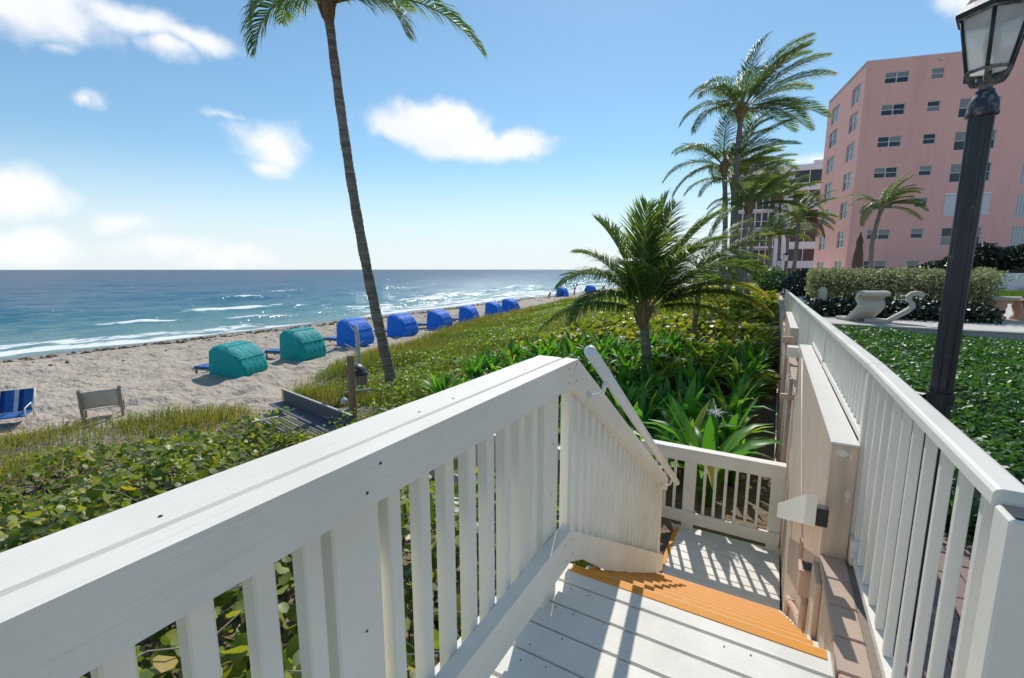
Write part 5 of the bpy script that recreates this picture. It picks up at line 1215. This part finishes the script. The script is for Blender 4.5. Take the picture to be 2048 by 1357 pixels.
# urns, bench and lawn
def urn(x, y, s, lab, plants):
    o = thing('terracotta_urn', lab, 'planter', (x, y, .4), 0, 'terracotta urns'); o.scale = (s, s, s)
    MB().lathe([(.16, 0), (.20, .03), (.20, .07), (.16, .10), (.24, .24), (.31, .36), (.30, .40), (.33, .44), (.33, .50), (.28, .50), (.26, .42)], 24).build('bowl', 'terracotta', o, True)
    MB().lathe([(.27, .44), (.01, .46)], 16).build('soil', 'soil_dark', o)
    if plants:
        d = RNG.normal(size=(260, 3)); d[:, 2] = np.abs(d[:, 2]); d /= np.linalg.norm(d, axis=1, keepdims=True)
        leaf_mass('foliage', d * np.array([.32, .32, .24]) + np.array([0, 0, .46]), d, .09, 'oval', 'ficus_leaf', RNG, None, o)
    return o
urn(4.58, 12.75, .95, 'rightmost terracotta urn with green planting by the walk', True)
bn = thing('stone_bench', 'cream stone bench top resting on two terracotta pedestals', 'bench', (4.35, 13.5, .4), R(12))
MB().box(-.42, .42, -.22, .22, .40, .47, .02).build('seat', 'concrete_cream', bn)
for sx in (-.22, .22): MB().lathe([(.17, 0), (.17, .04), (.12, .10), (.17, .28), (.15, .36), (.19, .40)], 20, (sx, 0, 0)).build('pedestal', 'terracotta', bn, True)
lg = np.random.default_rng(6); n = 16000; x = lg.uniform(5.7, 13, n); y = lg.uniform(19.6, 30.3, n)
def blades(name, x, y, z0, h, lab):
    n = len(x); th = lg.uniform(0, 6.28, n); B = np.stack([x, y, np.full(n, z0)], 1); s_ = np.stack([np.cos(th), np.sin(th), 0 * th], 1) * .02; T_ = B + np.stack([lg.normal(0, .02, n), lg.normal(0, .02, n), lg.uniform(.6, 1.2, n) * h], 1)
    k = np.arange(n)[:, None] * 3; me = np_mesh(name, np.stack([B - s_, B + s_, T_], 1).reshape(-1, 3), [k + np.array([[0, 1, 2]])], 'lawn_blade', np.repeat(lg.random(n), 3)); return props(obj(name, me), lab, 'grass', kind='stuff')
blades('lawn_grass', x, y, .405, .07, 'bright mown grass of the lawn behind the urns')
x = lg.uniform(-1.55, .25, 5000); y = lg.uniform(33.6, 37.7, 5000); blades('verge_grass', x, y, -.05, .07, 'mown grass of the verge beside the far fence end')
# terrace edge wall, steps and handrail, dark hedge
bwall = thing('terrace_wall', 'white low wall below the tall dark hedge behind the lawn', 'wall', (12, 31.5, .4)); wbox('wall_face', 'stucco_white', bwall, 6.5, 30, 31.4, 31.7, .4, 1.25, .01)
sts = thing('garden_steps', 'white garden steps rising beside the lawn', 'steps', (11.0, 31.0, .4))
for k in range(4): wbox('step', 'walk_pale', sts, 10.3 + k * .32, 12.2, 30.55, 31.38, .4 + k * .17, .57 + k * .17 - .002, .008)
rl2 = thing('garden_step_railing', 'white sloping handrail with balusters beside the garden steps', 'railing', (11.2, 30.5, .4))
W_(MB().tube([(9.95, 30.5, 1.15), (11.9, 30.5, 1.95)], .035, 8), 'handrail', 'white_metal', rl2, True)
for k in range(9): x = 10.0 + k * .235; wbox('baluster', 'white_metal', rl2, x - .018, x + .018, 30.485, 30.515, .4 + max(0, (x - 10.2) * .4), 1.13 + (x - 9.95) * .41, .003)
for x in (9.96, 11.88): wbox('post', 'white_metal', rl2, x - .045, x + .045, 30.455, 30.545, .4, 1.17 + (x - 9.95) * .41, .005)
dh = thing('dark_hedge', 'tall very dark hedge in front of the pink building', 'hedge', (12, 33, .4))
def dh_pts(n):
    x = RNG.uniform(7.0, 22, n); tp = np.interp(x, [7, 8.2, 9.4, 14, 22], [1.75, 2.1, 2.55, 2.85, 3.0]) + (vnoise(x * 1.4, x * 0, 66) - .5) * .5; y = RNG.uniform(32.2, 34, n); z = np.where(RNG.random(n) < .45, tp - RNG.exponential(.12, n), RNG.uniform(.6, 1, n) * tp); y = np.where(z < tp - .3, 32.2 + RNG.exponential(.15, n), y)
    return np.stack([x, y, np.maximum(z, .5)], 1), np.tile(np.array([-.1, -.5, .5]), (n, 1))
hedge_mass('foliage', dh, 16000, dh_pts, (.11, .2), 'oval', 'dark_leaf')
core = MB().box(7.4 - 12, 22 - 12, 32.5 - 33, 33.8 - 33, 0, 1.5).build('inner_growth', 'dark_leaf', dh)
# far greenery along the path
fg = thing('far_path_hedge', 'low clipped hedge along the far side of the pale path', 'hedge', (-3, 50.5, 0))
def fg_pts(n): 
    x = RNG.uniform(-8, .9, n); y = RNG.uniform(49.6, 51.4, n); z = .1 + 1.25 * RNG.random(n) ** .5 * (.75 + .4 * vnoise(x, y, 67)); return np.stack([x, y, z], 1), np.tile(np.array([0, -.5, .6]), (n, 1))
hedge_mass('foliage', fg, 7000, fg_pts, (.12, .2), 'oval', 'ficus_leaf')
# small black lamps at the end of the fence
def small_lamp(x, y, z0, h, lab):
    o = thing('garden_lamp', lab, 'lamp post', (x, y, z0), 0, 'small black garden lamps')
    MB().lathe([(.08, 0), (.05, .12), (.035, .25), (.032, h)], 10).build('pole', 'black_paint', o, True)
    MB().lathe([(.09, h), (.15, h + .34)], 6).build('lantern', 'lantern_glass', o); MB().lathe([(.17, h + .345), (.12, h + .42), (.03, h + .5)], 6).build('roof', 'black_paint', o)
    for k in range(6):
        a = 2 * math.pi * k / 6; MB().tube([(.09 * math.cos(a), .09 * math.sin(a), h), (.15 * math.cos(a), .15 * math.sin(a), h + .345)], .012, 5).build('glazing_bar', 'black_paint', o)
small_lamp(.55, 33.0, .3, 1.65, 'taller of the two small black lamps at the far fence end'); small_lamp(.22, 36, .2, 1.45, 'shorter small black lamp left of the taller one')
um = thing('closed_umbrella', 'closed brown patio umbrella in front of the pink building', 'umbrella', (6.0, 48, .4))
MB().lathe([(.03, 0), (.03, 3.95)], 8).build('pole', 'weathered_wood', um, True)
mb = MB(); vs = []; nn_ = 20
for r_, z in ((.34, .95), (.40, 1.4), (.34, 2.2), (.22, 3.0), (.26, 3.3), (.12, 3.75), (.03, 3.95)):
    for k in range(nn_): a = 2 * math.pi * k / nn_; q = r_ * (1.0 if k % 2 else .72); vs.append((q * math.cos(a), q * math.sin(a), z))
mb.add(vs, [(i * nn_ + k, i * nn_ + (k + 1) % nn_, (i + 1) * nn_ + (k + 1) % nn_, (i + 1) * nn_ + k) for i in range(6) for k in range(nn_)]); mb.build('folded_canopy', 'umbrella_brown', um)
MB().lathe([(.02, 3.9), (.07, 4.0), (.02, 4.1)], 8).build('finial', 'dark_plastic', um, True)

# ------------------------------------------------------------------ buildings
def wall_holes(mb, O, e, W_w, z0, z1, holes, depth=.14, mi=0):
    """vertical wall from O along e (unit xy), with recessed openings; outward normal is e rotated -90 deg"""
    nx, ny = e[1], -e[0]
    ss = sorted({0.0, W_w} | {h[0] for h in holes} | {h[1] for h in holes}); zs = sorted({z0, z1} | {h[2] for h in holes} | {h[3] for h in holes})
    P = lambda s, z, d=0.0: (O[0] + e[0] * s - nx * d, O[1] + e[1] * s - ny * d, z)
    for a, b in zip(ss, ss[1:]):
        for c_, d in zip(zs, zs[1:]):
            m_, k_ = (a + b) / 2, (c_ + d) / 2
            if any(h[0] < m_ < h[1] and h[2] < k_ < h[3] for h in holes): continue
            mb.add([P(a, c_), P(b, c_), P(b, d), P(a, d)], [(0, 1, 2, 3)], mi)
    for a, b, c_, d in holes:
        mb.add([P(a, c_), P(b, c_), P(b, c_, depth), P(a, c_, depth)], [(0, 1, 2, 3)], mi); mb.add([P(a, d), P(a, d, depth), P(b, d, depth), P(b, d)], [(0, 1, 2, 3)], mi)
        mb.add([P(a, c_), P(a, c_, depth), P(a, d, depth), P(a, d)], [(0, 1, 2, 3)], mi); mb.add([P(b, c_), P(b, d), P(b, d, depth), P(b, c_, depth)], [(0, 1, 2, 3)], mi)
def window(parent, O, e, s0, s1, z0, z1, cols, rows, depth=.12, rg=random, name='window', bar=.05, glass=None, frame='window_frame'):
    ang = math.atan2(e[1], e[0]); nx, ny = e[1], -e[0]; off = depth - .02
    M = Matrix.Translation((O[0] + e[0] * s0 - nx * off, O[1] + e[1] * s0 - ny * off, z0)) @ Matrix.Rotation(ang, 4, 'Z')
    w, h = s1 - s0, z1 - z0; mb = MB(); b = bar
    mb.box(0, w, -.05, .03, 0, b, 0, 0, M); mb.box(0, w, -.05, .03, h - b, h, 0, 0, M); mb.box(0, b, -.048, .03, b, h - b, 0, 0, M); mb.box(w - b, w, -.048, .03, b, h - b, 0, 0, M)
    for k in range(1, cols): mb.box(w * k / cols - b * .6, w * k / cols + b * .6, -.046, .03, b, h - b, 0, 0, M)
    for k in range(1, rows): mb.box(b, w - b, -.044, .03, h * k / rows - b * .4, h * k / rows + b * .4, 0, 0, M)
    f = mb.build(name, frame, None); f.parent = parent; f.matrix_parent_inverse = parent.matrix_world.inverted()
    for i in range(cols):
        for j in range(rows):
            g = glass or ('window_blind' if rg.random() < (.72 if j == rows - 1 else .06) else 'window_glass')
            p = MB().box(w * i / cols + b * .5, w * (i + 1) / cols - b * .5, .0, .015, h * j / rows + b * .3, h * (j + 1) / rows - b * .3, 0, 0, M).build('pane', g, None)
            p.parent = f
    return f
rw = random.Random(12)
C = (5.72, 53.03); e1 = (math.cos(R(14.4)), math.sin(R(14.4))); e2 = (math.cos(R(100.7)), math.sin(R(100.7)))
PB = thing('pink_building', 'tall pink stucco apartment building behind the hedges at right', 'building', (C[0] + 6, C[1] + 5, .4))
bpy.context.view_layer.update()
TOP = 19.45; FW = 26.0; LW_ = 10.4
rows_top = [18.42, 15.77, 13.10, 10.46, 7.75, 5.05, 2.22]
fh = []; wins = []
for i, zt_ in enumerate(rows_top):
    fh.append((1.45, 3.24, zt_ - .93, zt_)); wins.append((1.45, 3.24, zt_ - .93, zt_, 2, 2))
    fh.append((4.83, 5.77, zt_ - .88, zt_)); wins.append((4.83, 5.77, zt_ - .88, zt_, 1, 2))
    if i != 4: fh.append((7.12, 10.0, zt_ - 1.55, zt_ + .02)); wins.append((7.12, 10.0, zt_ - 1.55, zt_ + .02, 3, 2))
    else: fh.append((7.05, 10.2, zt_ - 1.65, zt_ + .10))
    if i >= 3: fh.append((12.1, 13.6, zt_ - 1.95, zt_ + .0))
mb = MB(); wall_holes(mb, C, e1, FW, .0, TOP, fh, .16)
Lo = (C[0] + e2[0] * LW_, C[1] + e2[1] * LW_); e2r = (-e2[0], -e2[1]); lh = []; lw2 = []
for zt_ in rows_top:
    for a, b in ((1.0, 3.1), (6.5, 8.9)):
        s0, s1 = LW_ - b, LW_ - a; z1_ = zt_ + .02 if zt_ < 18 else zt_ - .25; lh.append((s0, s1, z1_ - 1.6, z1_)); lw2.append((s0, s1, z1_ - 1.6, z1_))
wall_holes(mb, Lo, e2r, LW_, .0, TOP, lh, .16)
# back and roof
Fr = (C[0] + e1[0] * FW, C[1] + e1[1] * FW); Bk = (Lo[0] + e1[0] * FW, Lo[1] + e1[1] * FW)
mb.add([(*Fr, 0), (*Bk, 0), (*Bk, TOP), (*Fr, TOP)], [(0, 1, 2, 3)]); mb.add([(*Bk, 0), (*Lo, 0), (*Lo, TOP), (*Bk, TOP)], [(0, 1, 2, 3)])
at0(mb.build('wall', 'stucco_pink'), PB)
n2 = (e1[1], -e1[0])
ro = MB().add([(*C, TOP - .3), (*Fr, TOP - .3), (*Bk, TOP - .3), (*Lo, TOP - .3)], [(0, 1, 2, 3)]); at0(ro.build('roof', 'walk_pale'), PB)
def fbox(name, mat, O, e, s0, s1, d0, d1, z0, z1, b=0): 
    M = Matrix.Translation((O[0], O[1], 0)) @ Matrix.Rotation(math.atan2(e[1], e[0]), 4, 'Z'); return at0(MB().box(s0, s1, d0, d1, z0, z1, b, M=M).build(name, mat), PB)
fbox('roof_edge', 'window_frame', C, e1, -.03, 10.75, -.035, .25, TOP, TOP + .07); fbox('roof_edge', 'window_frame', Lo, e2r, -.0, LW_ - .26, -.035, .2, TOP + .002, TOP + .072)
fbox('raised_parapet', 'stucco_pink', C, e1, 10.8, FW, .0, .3, TOP + .001, TOP + 1.2)
for (a, b, z0, z1, cc, rr2) in wins: window(PB, C, e1, a, b, z0, z1, cc, rr2, .13, rw)
for (a, b, z0, z1) in lw2: window(PB, Lo, e2r, a, b, z0, z1, 2, 2, .13, rw, glass='window_blind' if rw.random() < .3 else None)
fbox('shutter', 'shutter_white', C, e1, 7.0, 10.25, -.05, .10, 6.05, 7.80, .02); fbox('shutter_box', 'window_frame', C, e1, 6.95, 10.3, -.12, .06, 7.81, 7.98, .02)
gb_me = {}
for i, zt_ in enumerate(rows_top):
    if i >= 3: window(PB, C, e1, 12.1, 13.6, zt_ - 1.95, zt_, 7, 9, .10, rw, 'glass_block_panel', .03, 'glass_block')
fl = fbox('flood_light', 'bucket_white', C, e1, 5.25, 5.55, -.22, -.01, 18.95, 19.12, .03)

WB = thing('white_building', 'white apartment building with dark windows and curved balconies behind the palms', 'building', (0, 80, 0))
bpy.context.view_layer.update()
O2 = (-.36, 90.0); ee = (math.cos(R(6)), math.sin(R(6))); W2 = 7.5; T2 = 18.2; mb = MB(); hs = []
flr = [17.35 - 3.14 * k for k in range(6)]
for z in flr: hs.append((2.05, 6.4, z - 2.1, z))
wall_holes(mb, O2, ee, W2, 0, T2, hs, .3)
Q2 = (O2[0] + ee[0] * W2, O2[1] + ee[1] * W2); n3 = (-ee[1], ee[0]); D2 = 14
mb.add([(*Q2, 0), (Q2[0] + n3[0] * D2, Q2[1] + n3[1] * D2, 0), (Q2[0] + n3[0] * D2, Q2[1] + n3[1] * D2, T2), (*Q2, T2)], [(0, 1, 2, 3)])
mb.add([(*O2, 0), (*O2, T2), (O2[0] + n3[0] * D2, O2[1] + n3[1] * D2, T2), (O2[0] + n3[0] * D2, O2[1] + n3[1] * D2, 0)], [(0, 1, 2, 3)])
mb.add([(*O2, T2), (*Q2, T2), (Q2[0] + n3[0] * D2, Q2[1] + n3[1] * D2, T2), (O2[0] + n3[0] * D2, O2[1] + n3[1] * D2, T2)], [(0, 1, 2, 3)])
at0(mb.build('wall', 'stucco_white'), WB)
for z in flr: window(WB, O2, ee, 2.05, 6.4, z - 2.1, z, 2, 1, .22, rw, glass='window_glass', bar=.09)
def wb2(name, mat, s0, s1, d0, d1, z0, z1):
    M = Matrix.Translation((O2[0], O2[1], 0)) @ Matrix.Rotation(math.atan2(ee[1], ee[0]), 4, 'Z'); return at0(MB().box(s0, s1, d0, d1, z0, z1, 0, M=M).build(name, mat), WB)
wb2('parapet', 'stucco_white', 4.6, 7.55, -.06, 3, T2 + .01, T2 + .5)
# left wing: stacked curved balconies in front of dark glazing
wb2('balcony_wing', 'stucco_white', -6.2, -.02, 1.2, 12, 0, 18.0)
for k, z in enumerate(flr):
    for q in range(6): wb2('balcony_window', 'window_glass', -5.95 + q * .98, -5.15 + q * .98, 1.12, 1.19, z - 2.65, z - .15)
    for q in range(7): wb2('mullion', 'stucco_white', -6.15 + q * .98, -5.97 + q * .98, .95, 1.18, z - 2.75, z - .1)
    if k >= 2:
        vs = []; n_ = 12; 
        for zz in (z - 2.98, z - 2.70):
            for i in range(n_ + 1):
                a = math.pi * i / n_; s_, d_ = -3.1 - 3.25 * math.cos(a), 1.19 - 2.2 * math.sin(a) ** .6
                vs.append((O2[0] + ee[0] * s_ - ee[1] * d_, O2[1] + ee[1] * s_ + ee[0] * d_, zz))
        m = n_ + 1; fs = [(i, i + 1, m + i + 1, m + i) for i in range(n_)] + [tuple(range(m - 1, -1, -1)), tuple(range(m, 2 * m))]
        at0(MB().add(vs, fs).build('balcony', 'stucco_white'), WB)
        rv = [(v[0], v[1], v[2] + .95) for v in vs[m:]]; at0(MB().tube(rv, .045, 5).build('balcony_rail', 'window_frame'), WB)
    else: wb2('slab_edge', 'stucco_white', -6.25, -.03, .7, 1.18, z - 3.0, z - 2.72)
wb2('roof_slab', 'stucco_white', -6.4, -.03, .4, 12, 18.01, 18.25)
